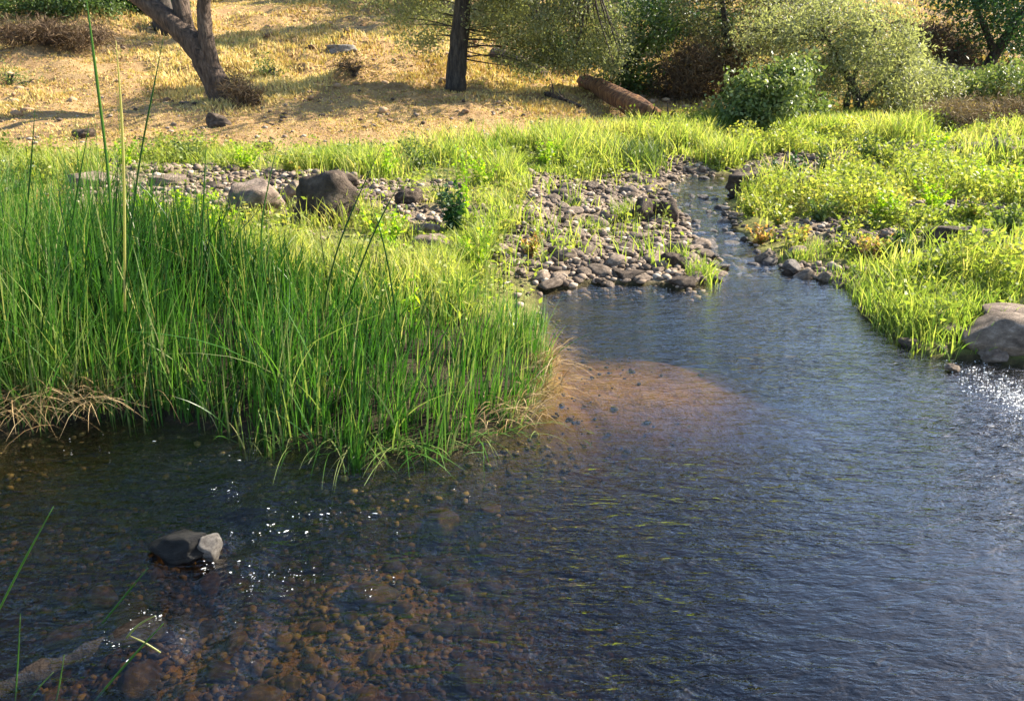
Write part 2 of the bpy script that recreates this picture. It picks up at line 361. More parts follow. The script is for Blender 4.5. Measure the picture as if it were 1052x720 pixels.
# ================================================================== WATER
def ripple(x, y):
    """travelling waves: long swell, cross ripples; stronger over the shallow run at lower left and by the outlet"""
    u = x*0.94+y*0.34; v = -x*0.34+y*0.94
    st = 0.35+0.65*np.maximum.reduce([ell(x, y, 260, 600, 1.0, .7), .9*ell(x, y, 520, 640, .9, .6), 1.0*ell(x, y, 1010, 400, .6, .8)])
    wv = (fbm(u*1.6, v*6.0, 3, 81)-.5)*0.012*st+(fbm(x*11+3, y*17, 3, 85)-.5)*0.010*st+(fbm(x*.9, y*1.6, 2, 88)-.5)*0.006
    for (px, py, r, a) in ((205, 556, .16, .020), (120, 655, .28, .030), (205, 500, .2, .012)):
        c = flat(px, py); dx = x-c[0]-r*.5; dy = y-c[1]; d = np.sqrt(dx*dx+dy*dy)
        wv = wv+a*np.exp(-(d/(r*1.4))**2)*np.cos(d*26/r*.16+dx*9)
    return wv
wxs = np.concatenate([np.linspace(-9, -3.2, 40), np.linspace(-3.19, 4.2, 460), np.linspace(4.25, 9, 50)])
wys = np.concatenate([np.linspace(-3, .9, 30), .9+np.cumsum(np.linspace(.008, .03, 330)), ])
wys = np.concatenate([wys, wys[-1]+np.cumsum(np.linspace(.03, .05, 130))])
WX, WY = np.meshgrid(wxs, wys)
WS = sdf(WX, WY, WET)
WZ = wz(WY)+ripple(WX, WY)*sstep(6.4, 5.2, WY)+(fbm(WX*6, WY*6, 3, 95)-.5)*0.03*sstep(5.6, 6.6, WY)
nx, ny = len(wxs), len(wys); idx = np.arange(nx*ny).reshape(ny, nx)
keep = (np.minimum.reduce([WS[:-1, :-1], WS[1:, :-1], WS[:-1, 1:], WS[1:, 1:]]) < 0.28)
Qw = np.stack([idx[:-1, :-1], idx[:-1, 1:], idx[1:, 1:], idx[1:, :-1]], -1)[keep]
# close the body of water: sides and bottom under the bed
ntop = nx*ny
Vt = np.stack([WX, WY, WZ], -1).reshape(-1, 3); Vb = Vt.copy(); Vb[:, 2] = -1.6
Qb = Qw[:, ::-1]+ntop
e = np.concatenate([Qw[:, [0, 1]], Qw[:, [1, 2]], Qw[:, [2, 3]], Qw[:, [3, 0]]])
key = e[:, 0].astype(np.int64)*ntop+e[:, 1]; rkey = e[:, 1].astype(np.int64)*ntop+e[:, 0]
bd = e[~np.isin(key, rkey)]
Qs = np.stack([bd[:, 1], bd[:, 0], bd[:, 0]+ntop, bd[:, 1]+ntop], -1)
used = np.zeros(2*ntop, bool); allq = np.concatenate([Qw, Qb, Qs]); used[allq.ravel()] = True
mp_ = np.cumsum(used)-1
Vall = np.concatenate([Vt, Vb])[used]
me = fast_mesh('water', Vall, mp_[allq])
put(me, 'rough_run', np.clip(.66+.6*ell(Vall[:, 0], Vall[:, 1], 520, 640, .75, .55)+1.3*(fbm(Vall[:, 0]*.8, Vall[:, 1]*2.4, 3, 171)-.5)+.6*ell(Vall[:, 0], Vall[:, 1], 200, 560, .9, .7)+.5*ell(Vall[:, 0], Vall[:, 1], 600, 520, .8, .4)+.6*ell(Vall[:, 0], Vall[:, 1], 1010, 400, .7, .6)-.10*ell(Vall[:, 0], Vall[:, 1], 930, 640, .8, .8)-.10*ell(Vall[:, 0], Vall[:, 1], 700, 380, 1.2, .6), 0.5, 1.3))
m, nd, lk = mat('stream_water')
tc = nd.new('ShaderNodeTexCoord'); mp = nd.new('ShaderNodeMapping'); mp.inputs['Scale'].default_value = (0.42, 1.25, 1); mp.inputs['Rotation'].default_value = (0, 0, R(-14)); lk.new(tc.outputs['Object'], mp.inputs[0])
n1 = noise_n(15, 3, .55, mp.outputs[0], 0.7); n2 = noise_n(48, 2, .5, mp.outputs[0], 0.5); n3 = noise_n(1.6, 3, .5, mp.outputs[0], 0.8)
mu = nd.new('ShaderNodeMath'); mu.operation = 'MULTIPLY_ADD'; lk.new(n2, mu.inputs[0]); mu.inputs[1].default_value = 0.35; lk.new(n1, mu.inputs[2])
r3 = nd.new('ShaderNodeMapRange'); lk.new(n3, r3.inputs[0]); r3.inputs[1].default_value = .35; r3.inputs[2].default_value = .65; r3.inputs[3].default_value = 0.8; r3.inputs[4].default_value = 1.0
b = nd.new('ShaderNodeBump'); b.inputs['Distance'].default_value = 0.021; lk.new(mu.outputs[0], b.inputs['Height'])
m4 = nd.new('ShaderNodeMath'); m4.operation = 'MULTIPLY'; lk.new(r3.outputs[0], m4.inputs[0]); lk.new(attr('rough_run'), m4.inputs[1]); lk.new(m4.outputs[0], b.inputs['Strength'])
lw = nd.new('ShaderNodeLayerWeight'); lw.inputs[0].default_value = .5; lk.new(b.outputs[0], lw.inputs['Normal'])
pw_ = nd.new('ShaderNodeMath'); pw_.operation = 'POWER'; pw_.inputs[1].default_value = 3.4; lk.new(lw.outputs['Facing'], pw_.inputs[0])
fr = nd.new('ShaderNodeMath'); fr.operation = 'MULTIPLY_ADD'; fr.use_clamp = True; fr.inputs[1].default_value = .97; fr.inputs[2].default_value = .05; lk.new(pw_.outputs[0], fr.inputs[0])
gl = nd.new('ShaderNodeBsdfGlossy'); gl.inputs['Roughness'].default_value = 0.02; lk.new(b.outputs[0], gl.inputs['Normal'])
tr = nd.new('ShaderNodeBsdfTransparent'); tr.inputs[0].default_value = (.97, .97, .95, 1)
ms = nd.new('ShaderNodeMixShader'); lk.new(fr.outputs[0], ms.inputs[0]); lk.new(tr.outputs[0], ms.inputs[1]); lk.new(gl.outputs[0], ms.inputs[2])
va = nd.new('ShaderNodeVolumeAbsorption'); va.inputs['Color'].default_value = (.46, .34, .14, 1); va.inputs['Density'].default_value = 4.6
o = nd.new('ShaderNodeOutputMaterial'); lk.new(ms.outputs[0], o.inputs['Surface']); lk.new(va.outputs[0], o.inputs['Volume'])
link('water', me, m, kind='structure')

# ================================================================== SCATTER
def polar(n, y0, y1, spread=0.80, pw=1.0):
    """random ground points, thinning with distance"""
    u = rng.random(n)
    d = y0*(y1/y0)**(u**pw); x = d*rng.uniform(-spread, spread, n)
    return x, d
def pts(x, y, dz=0.0): return np.stack([x, y, height(x, y)+dz], -1)
# --- dry grass on the slope
x, y = polar(330000, 12.0, 48, .85, 0.85)
k = (rng.random(len(x)) < dryness(x, y)*(0.55+0.6*sstep(.38, .6, fbm(x*.9, y*.9, 3, 101)))); x, y = x[k], y[k]
n = len(x); sz = 0.05+0.12*fbm(x*.5, y*.5, 3, 105)
bare = sstep(.56, .42, fbm(x*.35+9, y*.35, 3, 111)+.16*sstep(13.5, 17, y)-.06)
tt = np.clip(fbm(x*.4, y*.4, 3, 107)*0.9+rng.normal(0, .16, n)-.05, 0, .8); tt = np.where((rng.random(n) < .10+.25*sstep(18, 24, y)*sstep(.45, .6, fbm(x*.25, y*.25, 2, 109))), .97, tt)
h_ = sz*rng.uniform(.5, 1.3, n)*(1-.65*bare)
V, Q, T = blades(pts(x, y, -.01), h_, 0.010+0.0011*y, rng.uniform(.1, .9, n), rng.uniform(0, 6.28, n), 2, tint=tt)
link('dry_grass', fast_mesh('dry_grass', V, Q, None, T), M_dry, kind='stuff', label='dry straw coloured grass covering the far slope', cat='grass')
# --- bright meadow grass between stream and slope
def meadow_ok(x, y):
    s = sdf(x, y, WET); g = gravel(x, y); far = 1-dryness(x, y)
    return far*(1-.96*sstep(.08, .62, g))*sstep(0.05, .35, s), s
x, y = polar(330000, 4.6, 21, .78, .62)
ok, s = meadow_ok(x, y)
rightbank = sstep(.5, 1.2, x-0.16*y-.6)*sstep(11.5, 9.5, y)
ok = ok*(1-.80*rightbank)*(.12+.88*sstep(.36, .56, fbm(x*1.6, y*1.6, 3, 121)+.2*sstep(9, 12, y)-.10*sstep(-1, -3, x)*sstep(8, 6, y)))
k = rng.random(len(x)) < ok; x, y = x[k], y[k]; n = len(x)
hh = .85*(0.05+.24*sstep(.38, .66, fbm(x*1.3, y*1.3, 3, 125)))*rng.uniform(.5, 1.35, n)*(1-.4*sstep(8.5, 10.5, y)*sstep(0, -2, x))*(1+.55*sstep(8, 10, y)*sstep(13.5, 11.5, y)*sstep(-3.5, -.5, x))
tt = np.clip(.22+fbm(x*.8, y*.8, 3, 127)*.72+rng.normal(0, .17, n), 0, 1)
V, Q, T = blades(pts(x, y, -.01), hh, 0.006+.0008*y, rng.uniform(.05, .8, n), rng.uniform(0, 6.28, n), 3, tint=tt)
link('meadow_grass', fast_mesh('meadow_grass', V, Q, None, T), M_meadow, kind='stuff', label='bright yellow green grass on the flat beyond the stream', cat='grass')
# --- low leafy herbs (both banks)
x, y = polar(60000, 4.4, 17, .78, .6)
s = sdf(x, y, WET); g = gravel(x, y)
ok = sstep(0.0, .2, s)*(1-dryness(x, y))*(1-.93*sstep(.1, .9, g))*np.maximum(.16+.5*sstep(.5, .62, fbm(x*.7, y*.7, 2, 131)), sstep(.4, 1.1, x-0.16*y-.6))*sstep(.30, .5, fbm(x*1.6, y*1.6, 3, 133))
k = rng.random(len(x)) < ok; x, y = x[k], y[k]; n = len(x)
ht = (.03+.23*sstep(.35, .7, fbm(x*1.7, y*1.7, 3, 135)))*rng.uniform(.6, 1.2, n)
base = pts(x, y)
pc = np.repeat(base, 7, 0); hl = np.repeat(ht, 7)
pc[:, 0] += rng.normal(0, .035, len(pc)); pc[:, 1] += rng.normal(0, .035, len(pc)); pc[:, 2] += hl*rng.uniform(.2, 1.15, len(pc))
tt = np.clip(.08+np.repeat(fbm(x*1.3, y*1.3, 3, 137), 7)*.85+rng.normal(0, .13, len(pc)), 0, .82)
V1, Q1, T1 = leaves(pc, rng.uniform(.022, .05, len(pc))*(1+.03*pc[:, 1]), .55, tt, .3)
V2, Q2, T2 = blades(base, ht*1.15, np.full(n, .006), rng.uniform(0, .5, n), rng.uniform(0, 6.28, n), 2, tint=np.full(n, .75))
bg_ = Bag(); bg_.add(V1, Q1, None, T1); bg_.add(V2, Q2, None, T2)
link('low_herb_foliage', bg_.mesh('low_herbs'), M_herb, kind='stuff', label='low yellow green leafy herbs matted over both banks', cat='ground cover')
# --- bright tussock grass at the edge of the right bank
bg_ = Bag()
spots = [(905, 322, .30), (930, 342, .30), (955, 350, .24), (890, 305, .2), (925, 300, .3), (960, 318, .3), (985, 325, .26), (1010, 305, .26), (880, 292, .16), (945, 290, .25), (1040, 300, .24), (1000, 285, .24), (915, 330, .26), (940, 330, .3), (965, 335, .26), (1046, 285, .25), (975, 300, .25), (900, 280, .2), (845, 258, .15)]
for px, py, hg in spots:
    c = place(px, py); n = 240
    xx = c[0]+rng.normal(0, .15, n); yy = c[1]+rng.normal(0, .15, n)
    k = sdf(xx, yy, WET) > -.06; xx, yy = xx[k], yy[k]; n = len(xx)
    V, Q, T = blades(pts(xx, yy, -.01), .66*hg*rng.uniform(.4, 1.2, n), np.full(n, .007), rng.uniform(.1, .8, n), rng.uniform(0, 6.28, n), 5, tint=np.clip(rng.normal(.42, .2, n), 0, .95), sag=.2)
    bg_.add(V, Q, None, T)
link('bank_grass', bg_.mesh('bank_grass'), M_meadow, kind='stuff', label='long lime green grass hanging over the edge of the right bank', cat='grass')
# grass tufts on the gravel bar and far edges: each a thing
def tuft(name, px, py, hg, rad, n, mt, label, cat='grass tuft', group=None, tmean=.45, lean=(.1, .8), wd=.007, xy=None):
    c = place(px, py) if xy is None else np.array([xy[0], xy[1], on(*xy)])
    xx = np.clip(rng.normal(0, rad*.7, n), -rad*1.2, rad*1.2); yy = np.clip(rng.normal(0, rad*.7, n), -rad*1.2, rad*1.2)
    P = np.stack([xx, yy, height(xx+c[0], yy+c[1])-c[2]-.01], -1)
    V, Q, T = blades(P, hg*rng.uniform(.45, 1.15, n), np.full(n, wd), rng.uniform(*lean, n), rng.uniform(0, 6.28, n), 5, tint=np.clip(rng.normal(tmean, .18, n), 0, 1), sag=.2)
    return link(name, fast_mesh(name, V, Q, None, T), mt, label=label, cat=cat, group=group, loc=c)
tuft('grass_tuft', 722, 286, .20, .10, 130, M_meadow, 'grass tuft beside the dark flat stone at the foot of the gravel bar')
tuft('grass_tuft', 700, 272, .22, .04, 40, M_meadow, 'thin upright grass tuft between gravel bar and riffle')
tuft('grass_tuft', 822, 268, .12, .08, 110, M_meadow, 'small grass tuft among the stones at the lip of the right bank')
tuft('grass_tuft', 640, 226, .24, .09, 120, M_meadow, 'tallest grass tuft in the middle of the gravel bar')
tuft('grass_tuft', 612, 236, .12, .12, 120, M_meadow, 'low spreading grass tuft in the middle of the gravel bar')
tuft('grass_tuft', 655, 172, .42, .28, 420, M_bright, 'darker green grass clump above the head of the gravel bar', wd=.012)
tuft('grass_tuft', 590, 212, .12, .10, 80, M_meadow, 'yellowish grass tuft near the left side of the gravel bar')

# --- the reeds
RE = [flat(*p) for p in [(-260, 482), (-60, 456), (0, 449), (80, 433), (170, 437), (285, 462), (380, 480), (470, 468), (545, 438), (566, 395), (560, 340), (520, 310), (440, 318), (330, 318), (240, 318), (130, 300), (0, 280), (-260, 280)]]
x = rng.uniform(-6.5, .5, 105000); y = rng.uniform(2.6, 6.5, 105000)
s = sdf(x, y, RE)+.16*(fbm(x*2.5, y*2.5, 2, 141)-.5); k = (s < 0) & (rng.random(len(x)) < np.where(s > -.5, .62, .40)*(.18+.82*sstep(.42, .56, fbm(x*7, y*7, 2, 143)+.06*(s > -.3)))); x, y, s = x[k], y[k], s[k]; n = len(x)
tall = .42+.48*sstep(-1.1, -2.7, x)-.15*sstep(-1.2, .1, x)+.20*(fbm(x*2.6, y*2.6, 2, 145)-.5)*2-.10*sstep(4.2, 5.2, y)
h_ = tall*rng.uniform(.40, 1.18, n)*np.where(rng.random(n) < .05, 1.28, 1)*np.where(s > -.12, .8, 1)
ang = np.where(rng.random(n) < .6, rng.normal(.3, .7, n), rng.uniform(0, 6.28, n)); ln = np.abs(rng.normal(.16, .14, n))+.02; ln = np.where(rng.random(n) < .11, rng.uniform(.4, 1.3, n), ln)
tt = np.clip(.46+.8*(fbm(x*1.8, y*1.8, 2, 147)-.5)+rng.normal(0, .22, n)+.10*sstep(-1.5, 0, x), 0, .85); tt = np.where(rng.random(n) < .07, rng.uniform(.85, 1, n), tt)
V, Q, T = blades(np.stack([x, y, np.maximum(height(x, y), -.08)-.02], -1), h_, rng.uniform(.003, .0105, n), ln, ang, 6, tint=tt, curl=1.7, sag=.15)
link('reeds', fast_mesh('reeds', V, Q, None, T), M_reed, kind='stuff', label='dense stand of tall green reeds on the left bank', cat='reeds')
# dead straw at the foot of the reeds
bg_ = Bag()
for px, py, n, hg, sp in ((40, 432, 150, .30, .18), (85, 424, 120, .26, .12), (-10, 436, 90, .3, .2), (555, 415, 110, .16, .05), (530, 432, 90, .14, .06), (560, 385, 90, .16, .04), (505, 446, 70, .12, .10)):
    c = flat(px, py); xx = c[0]+rng.normal(0, sp, n); yy = c[1]+rng.normal(0, sp*.5, n)
    V, Q, T = blades(np.stack([xx, yy, np.full(n, .01)+rng.uniform(0, .10, n)], -1), hg*rng.uniform(.4, 1.1, n), np.full(n, .0045), rng.uniform(.5, 2.0, n), rng.normal(-.6, 1.0, n), 5, tint=rng.random(n), sag=.45, curl=1.3)
    bg_.add(V, Q, None, T)
link('straw', bg_.mesh('straw'), M_dead, kind='stuff', label='dead brown straw matted at the foot of the reeds', cat='straw')
# bent green blades trailing on the water
bg_ = Bag()
for px, py, n in ((350, 462, 46), (400, 468, 50), (300, 455, 26), (450, 462, 36), (500, 452, 24)):
    c = flat(px, py); xx = c[0]+rng.normal(0, .13, n); yy = c[1]+rng.uniform(-.02, .16, n)
    V, Q, T = blades(np.stack([xx, yy, np.full(n, .0)], -1), rng.uniform(.08, .19, n), rng.uniform(.004, .008, n), rng.uniform(1.0, 2.6, n), rng.normal(-1.3, .8, n), 8, tint=rng.uniform(.4, .95, n), sag=.40, curl=1.2)
    V[:, 2] = np.maximum(V[:, 2], .004+.004*rng.random(len(V)))
    bg_.add(V, Q, None, T)
link('bent_reeds', bg_.mesh('bent_reeds'), M_reed, kind='stuff', label='bent green reed leaves trailing on the water at the foot of the stand', cat='reeds')

# --- single tall stalks
def stalk(name, pl, Yp, wd, mt, tv, label, cat='reed stem', group=None):
    """pl: picture polyline, base first; world points on planes near Yp"""
    P = [at_y(px, py, Yp+dy) for px, py, dy in pl]
    B = Bag(); n = len(P); o0 = np.array(P[0])
    pts_ = [Vector(p_-o0) for p_ in P]
    sp = []
    for i in range(n-1):
        for k in range(5): sp.append(pts_[i].lerp(pts_[i+1], k/5))
    sp.append(pts_[-1])
    for it in range(6):
        for i in range(1, len(sp)-1): sp[i] = (sp[i-1]+sp[i]*2+sp[i+1])/4
    L = len(sp); rad = [wd*.5*min(1, (1-i/L)*2.2+.06) for i in range(L)]
    V, Q, T = tube(sp, rad, 5); B.add(V, Q, T, tv=tv)
    return link(name, B.mesh(name), mt, label=label, cat=cat, group=group, loc=o0)
stalk('reed_stem', [(118, 330, 0), (113, 180, 0), (100, 90, 0), (93, 30, 0), (87, -12, 0)], 3.5, .013, M_reed, .62, 'tallest reed stem, leaving the top of the picture')
stalk('reed_stem', [(128, 320, 0), (128, 180, 0), (124, 100, 0), (119, 42, 0)], 3.5, .012, M_meadow, .85, 'pale straw coloured reed stem with a blunt tip beside the tallest one')
stalk('reed_stem', [(128, 300, 0), (142, 165, 0), (158, 90, 0), (168, 38, 0)], 3.5, .008, M_reed, .35, 'dark green reed stem leaning right toward the leaning oak')
for i, (a, b_, c_, tv, lab) in enumerate([
    ((15, 330), (30, 200), (36, 110), .3, 'dark reed stem standing at the left edge above the stand'),
    ((60, 320), (75, 220), (92, 125), .45, 'slender reed stem curving right at the left of the stand'),
    ((95, 330), (120, 240), (121, 160), .2, 'thick dark upright reed stem left of the mossy patch'),
    ((205, 330), (208, 230), (212, 140), .5, 'upright reed stem in front of the pale grey rock'),
    ((330, 330), (345, 250), (392, 150), .3, 'reed stem leaning right across the dark boulder'),
    ((350, 330), (384, 235), (410, 190), .35, 'short reed stem leaning right of the dark boulder'),
    ((410, 350), (398, 260), (384, 215), .3, 'reed stem leaning left beside the pale boulders'),
    ((280, 330), (262, 240), (285, 150), .6, 'thin pale reed stem with a bent tip in front of the rocks')]):
    stalk('reed_stem', [(*a, 0), (*b_, 0), (*c_, 0)], 3.9, .009, M_reed, tv, lab)
# the near blades at the lower left corner
for pl, wd, tv, lab in [
    ([(-8, 640, 0), (22, 580, 0), (55, 520, 0)], .006, .7, 'long grass blade curving in from the left edge over the water'),
    ([(85, 735, 0), (130, 680, 0), (168, 640, 0)], .007, .6, 'broad near grass blade slanting right over the rusty stones'),
    ([(14, 735, 0), (18, 690, 0), (21, 630, 0)], .004, .6, 'upright near grass blade at the bottom left corner'),
    ([(22, 735, 0), (35, 710, 0), (55, 690, 0)], .005, .8, 'short pale grass blade at the bottom left corner'),
    ([(52, 740, 0), (60, 712, 0), (66, 672, 0)], .004, .7, 'thin upright grass blade right of the bottom left corner'),
    ([(105, 640, 0), (128, 612, 0), (152, 583, 0)], .005, .5, 'slender grass blade above the added log shape'),
    ([(130, 655, 0), (142, 640, 0), (160, 632, 0)], .006, .9, 'small straw blade caught on the added log shape'),
    ([(165, 670, 0), (150, 660, 0), (132, 652, 0)], .005, .95, 'yellow bent blade caught on the added log shape')]:
    stalk('grass_stalk', pl, 1.72, wd, M_reed, tv, lab, 'grass blade')

# ================================================================== ROCKS
import bmesh
def rock_mesh(name, seed, sub=3, cuts=7, rough=.22, flat_top=None):
    bm = bmesh.new(); bmesh.ops.create_icosphere(bm, subdivisions=sub, radius=1)
    r_ = random.Random(seed); pl = []
    for i in range(cuts):
        d = Vector((r_.gauss(0, 1), r_.gauss(0, 1), r_.gauss(0, .9))).normalized(); pl.append((d, r_.uniform(.55, .88)))
    if flat_top: pl.append((Vector((r_.uniform(-.15, .15), r_.uniform(-.15, .15), 1)).normalized(), flat_top))
    of = Vector((seed*3.17, seed*1.3, seed*.7))
    for v in bm.verts:
        c = v.co.copy()
        for d, t in pl:
            k = c.dot(d)
            if k > t: c -= d*(k-t)*.88
        c *= 1+rough*(mnoise.noise(c*1.1+of))+rough*.35*mnoise.noise(c*3.1+of)+rough*.14*mnoise.noise(c*8+of)
        v.co = c
    me = bpy.data.meshes.new(name); bm.to_mesh(me); bm.free()
    me.polygons.foreach_set('use_smooth', np.ones(len(me.polygons), bool)); return me
def put_rock(name, px, py, wpx, hpx, depth_r, mt, label, seed, cat='rock', rz=0, sub=4, cuts=12, rough=.30, sink=.25, tilt=0, ft=None, group=None):
    """px,py: foot of the rock in the picture, wpx,hpx: its size there"""
    c = place(px, py-hpx*.12)
    q_ = flat(px, py-hpx*.12)
    if py > 380 and sdf(q_[:1], q_[1:], WET)[0] < 0: c = np.array([q_[0], q_[1], 0.0])
    dep = c[1]*cp+(CAM_H-c[2])*sp_
    rx = wpx*.5*dep/FPX; hz = hpx*dep/FPX
    rz_ = hz/(2-2*sink)*1.08
    me = rock_mesh(name, seed, sub, cuts, rough, ft)
    o = link(name, me, mt, label=label, cat=cat, group=group)
    o.scale = (rx*1.08, rx*depth_r, rz_); o.rotation_euler = (R(tilt), 0, R(rz)); o.location = (c[0], c[1]+rx*depth_r*.7, c[2]+rz_*(1-2*sink)+.0)
    return o
put_rock('boulder', 340, 240, 66, 52, .8, M_stone2, 'big dark round boulder behind the reeds', 3, 'boulder', 20, sink=.2)
put_rock('boulder', 262, 226, 58, 36, .8, M_pale, 'pinkish grey boulder left of the big dark boulder', 5, 'boulder', 5, sink=.2)
put_rock('boulder', 300, 212, 30, 20, .8, M_pale, 'small pale stone wedged between the two boulders behind the reeds', 6, 'boulder')
put_rock('boulder', 350, 196, 40, 15, .8, M_stone2, 'dark low rock just behind the big dark boulder', 7, 'boulder')
put_rock('boulder', 1046, 370, 94, 34, .7, M_stone, 'large smooth grey boulder at the right water edge, cut by the frame', 11, 'boulder', 10, rough=.1, cuts=3, sink=.2)
put_rock('boulder', 1048, 344, 74, 20, .8, M_pale, 'pale rounded boulder just behind the large one at the right edge', 12, 'boulder', -10, rough=.1, cuts=3, sink=.2)
put_rock('stone', 1023, 377, 30, 14, .8, M_pale, 'small cream stone in the water in front of the large right boulder', 13, 'stone', 10)
put_rock('stone', 981, 383, 16, 7, .8, M_stone, 'little brown stone at the water line below the lime tussocks', 14, 'stone', 10)
put_rock('stone', 985, 350, 30, 12, .8, M_pale, 'broken pale stone under the grass left of the large right boulder', 15, 'stone', 30)
put_rock('rock_slab', 990, 256, 68, 22, .5, M_stone2, 'dark flat slab with a lit top sticking out of the herbs on the right bank', 16, 'rock', 8, ft=.5)
put_rock('rock_slab', 1002, 249, 40, 14, .5, M_pale, 'pale flat slab leaning on the dark slab on the right bank', 17, 'rock', -8, ft=.5)
put_rock('rock', 826, 205, 38, 20, .7, M_pale, 'grey rock with a sunlit top right of the dark leafy weed', 18, 'rock', 25)
put_rock('rock', 778, 203, 58, 24, .8, M_stone2, 'low dark rocky bank stone at the head of the riffle', 19, 'rock', 10)
put_rock('rock', 662, 230, 28, 26, .7, M_stone2, 'upright dark wedge of stone on the gravel bar', 20, 'rock', 40)
put_rock('rock', 683, 231, 26, 26, .7, M_stone2, 'dark angular stone right of the upright wedge on the gravel bar', 21, 'rock', -20)
put_rock('rock', 691, 278, 24, 18, .7, M_stone2, 'dark square stone at the edge of the riffle near the bar foot', 22, 'rock', -20)
put_rock('rock', 702, 297, 34, 12, .6, M_stone2, 'flat dark stone lying in the water at the foot of the gravel bar', 23, 'rock', 5, ft=.5, rough=.1)
put_rock('rock', 648, 290, 38, 10, .6, M_stone2, 'long low dark stone at the water edge of the gravel bar', 24, 'rock', 5, ft=.5, rough=.1)
put_rock('rock', 828, 294, 24, 15, .8, M_stone, 'brown round stone at the lip of the pool below the right bank', 25, 'rock', 5, rough=.1)
put_rock('rock', 812, 290, 18, 12, .8, M_stone2, 'dark round stone beside the brown one at the pool lip', 26, 'rock', 5, rough=.1)
put_rock('rock', 790, 276, 24, 15, .8, M_stone, 'grey stone where the riffle meets the right bank', 27, 'rock', 5)
put_rock('rock', 876, 262, 32, 14, .6, M_stone, 'grey stone with a lit back on the right bank', 28, 'rock', -15)
put_rock('rock', 850, 293, 18, 10, .6, M_stone, 'small brown stone right of the pair at the pool lip', 29, 'rock', -15)
put_rock('boulder', 440, 262, 44, 18, .7, M_pale, 'pale flat boulder below the dark leafy weed', 30, 'boulder', 10, ft=.6)
put_rock('boulder', 436, 244, 32, 12, .7, M_pale, 'pale stone just above the pale flat boulder', 31, 'boulder', 10)
put_rock('boulder', 458, 283, 40, 14, .7, M_pale, 'sandy coloured boulder partly hidden by the reed tips', 32, 'boulder', 10)
put_rock('boulder', 422, 212, 30, 14, .7, M_stone2, 'dark stone left of the dark leafy weed', 33, 'boulder', 10)
put_rock('rock', 125, 258, 70, 22, .7, M_stone2, 'brown earthy rock seen through the left reeds', 34, 'rock', 10)
put_rock('rock', 85, 196, 56, 14, .7, M_pale, 'pale stone behind the left reeds', 35, 'rock', 10)
put_rock('rock', 170, 192, 40, 10, .7, M_pale, 'low pale stone on the bare ground behind the left reeds', 36, 'rock', 10)
put_rock('rock', 85, 144, 24, 9, .7, M_stone2, 'dark stone at the foot of the slope on the left', 37, 'rock', 10)
put_rock('rock', 223, 133, 26, 14, .7, M_stone2, 'brown mossy stone on the slope below the leaning oak', 38, 'rock', 10)
put_rock('rock', 350, 58, 34, 12, .7, M_white, 'white rock on the slope between the two oaks', 39, 'rock', 0, ft=.5)
put_rock('rock', 1040, 165, 40, 16, .7, M_stone, 'grey rock at the right edge beyond the meadow', 40, 'rock', 0)
put_rock('rock', 1000, 162, 30, 13, .7, M_stone2, 'dark rock left of the grey one beyond the meadow', 41, 'rock', 0)
put_rock('rock', 622, 146, 15, 12, .8, M_stone2, 'small dark tussock like rock on the dry grass before the fallen log', 42, 'rock', 0)
put_rock('rock', 738, 135, 20, 6, .8, M_white, 'small white stone left of the bright bush', 43, 'rock', 0)
put_rock('stone', 456, 166, 11, 9, .8, M_white, 'tiny blue grey and white stone among the bright grass', 44, 'stone', 0, sub=3, sink=.05)
# the white tipped rock standing in the run, a dark wet shoulder beside it
put_rock('rock', 215, 573, 28, 24, .8, M_white, 'white dry pointed rock standing out of the water at lower left', 51, 'rock', 35, cuts=12, rough=.2, sink=.3)
put_rock('rock', 186, 578, 66, 20, .7, M_wet, 'dark wet rock with water sliding over it left of the white one', 52, 'rock', 5, rough=.3, cuts=10, sink=.36)
put_rock('rock', 135, 662, 56, 8, .8, M_sunk, 'dark wet stone where the blades are caught at lower left', 53, 'rock', 12, rough=.14, cuts=5, sink=.4)
# added log shape standing in for grey water sliding over a sunken rock
B = Bag(); a = flat(-30, 715, -.03); b2 = flat(150, 640, -.015)
P = bend((0, 0, 0), (b2[0]-a[0], b2[1]-a[1], .01), 12, .04); V, Q, T = tube(P, [.026+.010*math.sin(i*1.7)+.006*math.sin(i*3.1) for i in range(13)], 12, rough=.5); B.add(V, Q, T)
link('streak_standin_log', B.mesh('streak_standin_log'), M_sunk, label='added log shape for the grey water streak at the lower left corner', cat='log', loc=(a[0], a[1], -.046))

# --- cobbles: every one an object of its own
V8 = [rock_mesh('cobble', 100+i, 3, 6, .16) for i in range(9)]
MARKS = [('the upright dark wedge', 662, 215), ('the dark square riffle stone', 691, 270), ('the long dark waterside stone', 648, 286), ('the flat dark stone in the water', 702, 292), ('the tallest tuft on the bar', 640, 215), ('the low spreading tuft on the bar', 612, 232),
  ('the yellowish tuft on the bar', 590, 206), ('the dark riffle head weed', 803, 175), ('the dark riffle head rock', 778, 192), ('the brown round stone at the pool lip', 828, 286), ('the dark flat slab on the right bank', 990, 240), ('the large grey boulder at the right edge', 1040, 340),
  ('the big dark boulder behind the reeds', 340, 215), ('the pinkish grey boulder', 262, 208), ('the dark weed in the yellow grass', 466, 205), ('the flat pale boulder', 440, 252), ('the white pointed rock in the run', 215, 555), ('the added log shape', 90, 670), ('the foot of the reeds', 300, 455),
  ('the reed corner', 545, 420), ('the near blades at lower left', 60, 600), ('the orange leaved weed', 60, 215), ('the lime green weed patch', 190, 215), ('the grass tuft by the riffle', 722, 275), ('the sunlit grey rock', 826, 195), ('the grey rock beyond the meadow', 1040, 158)]
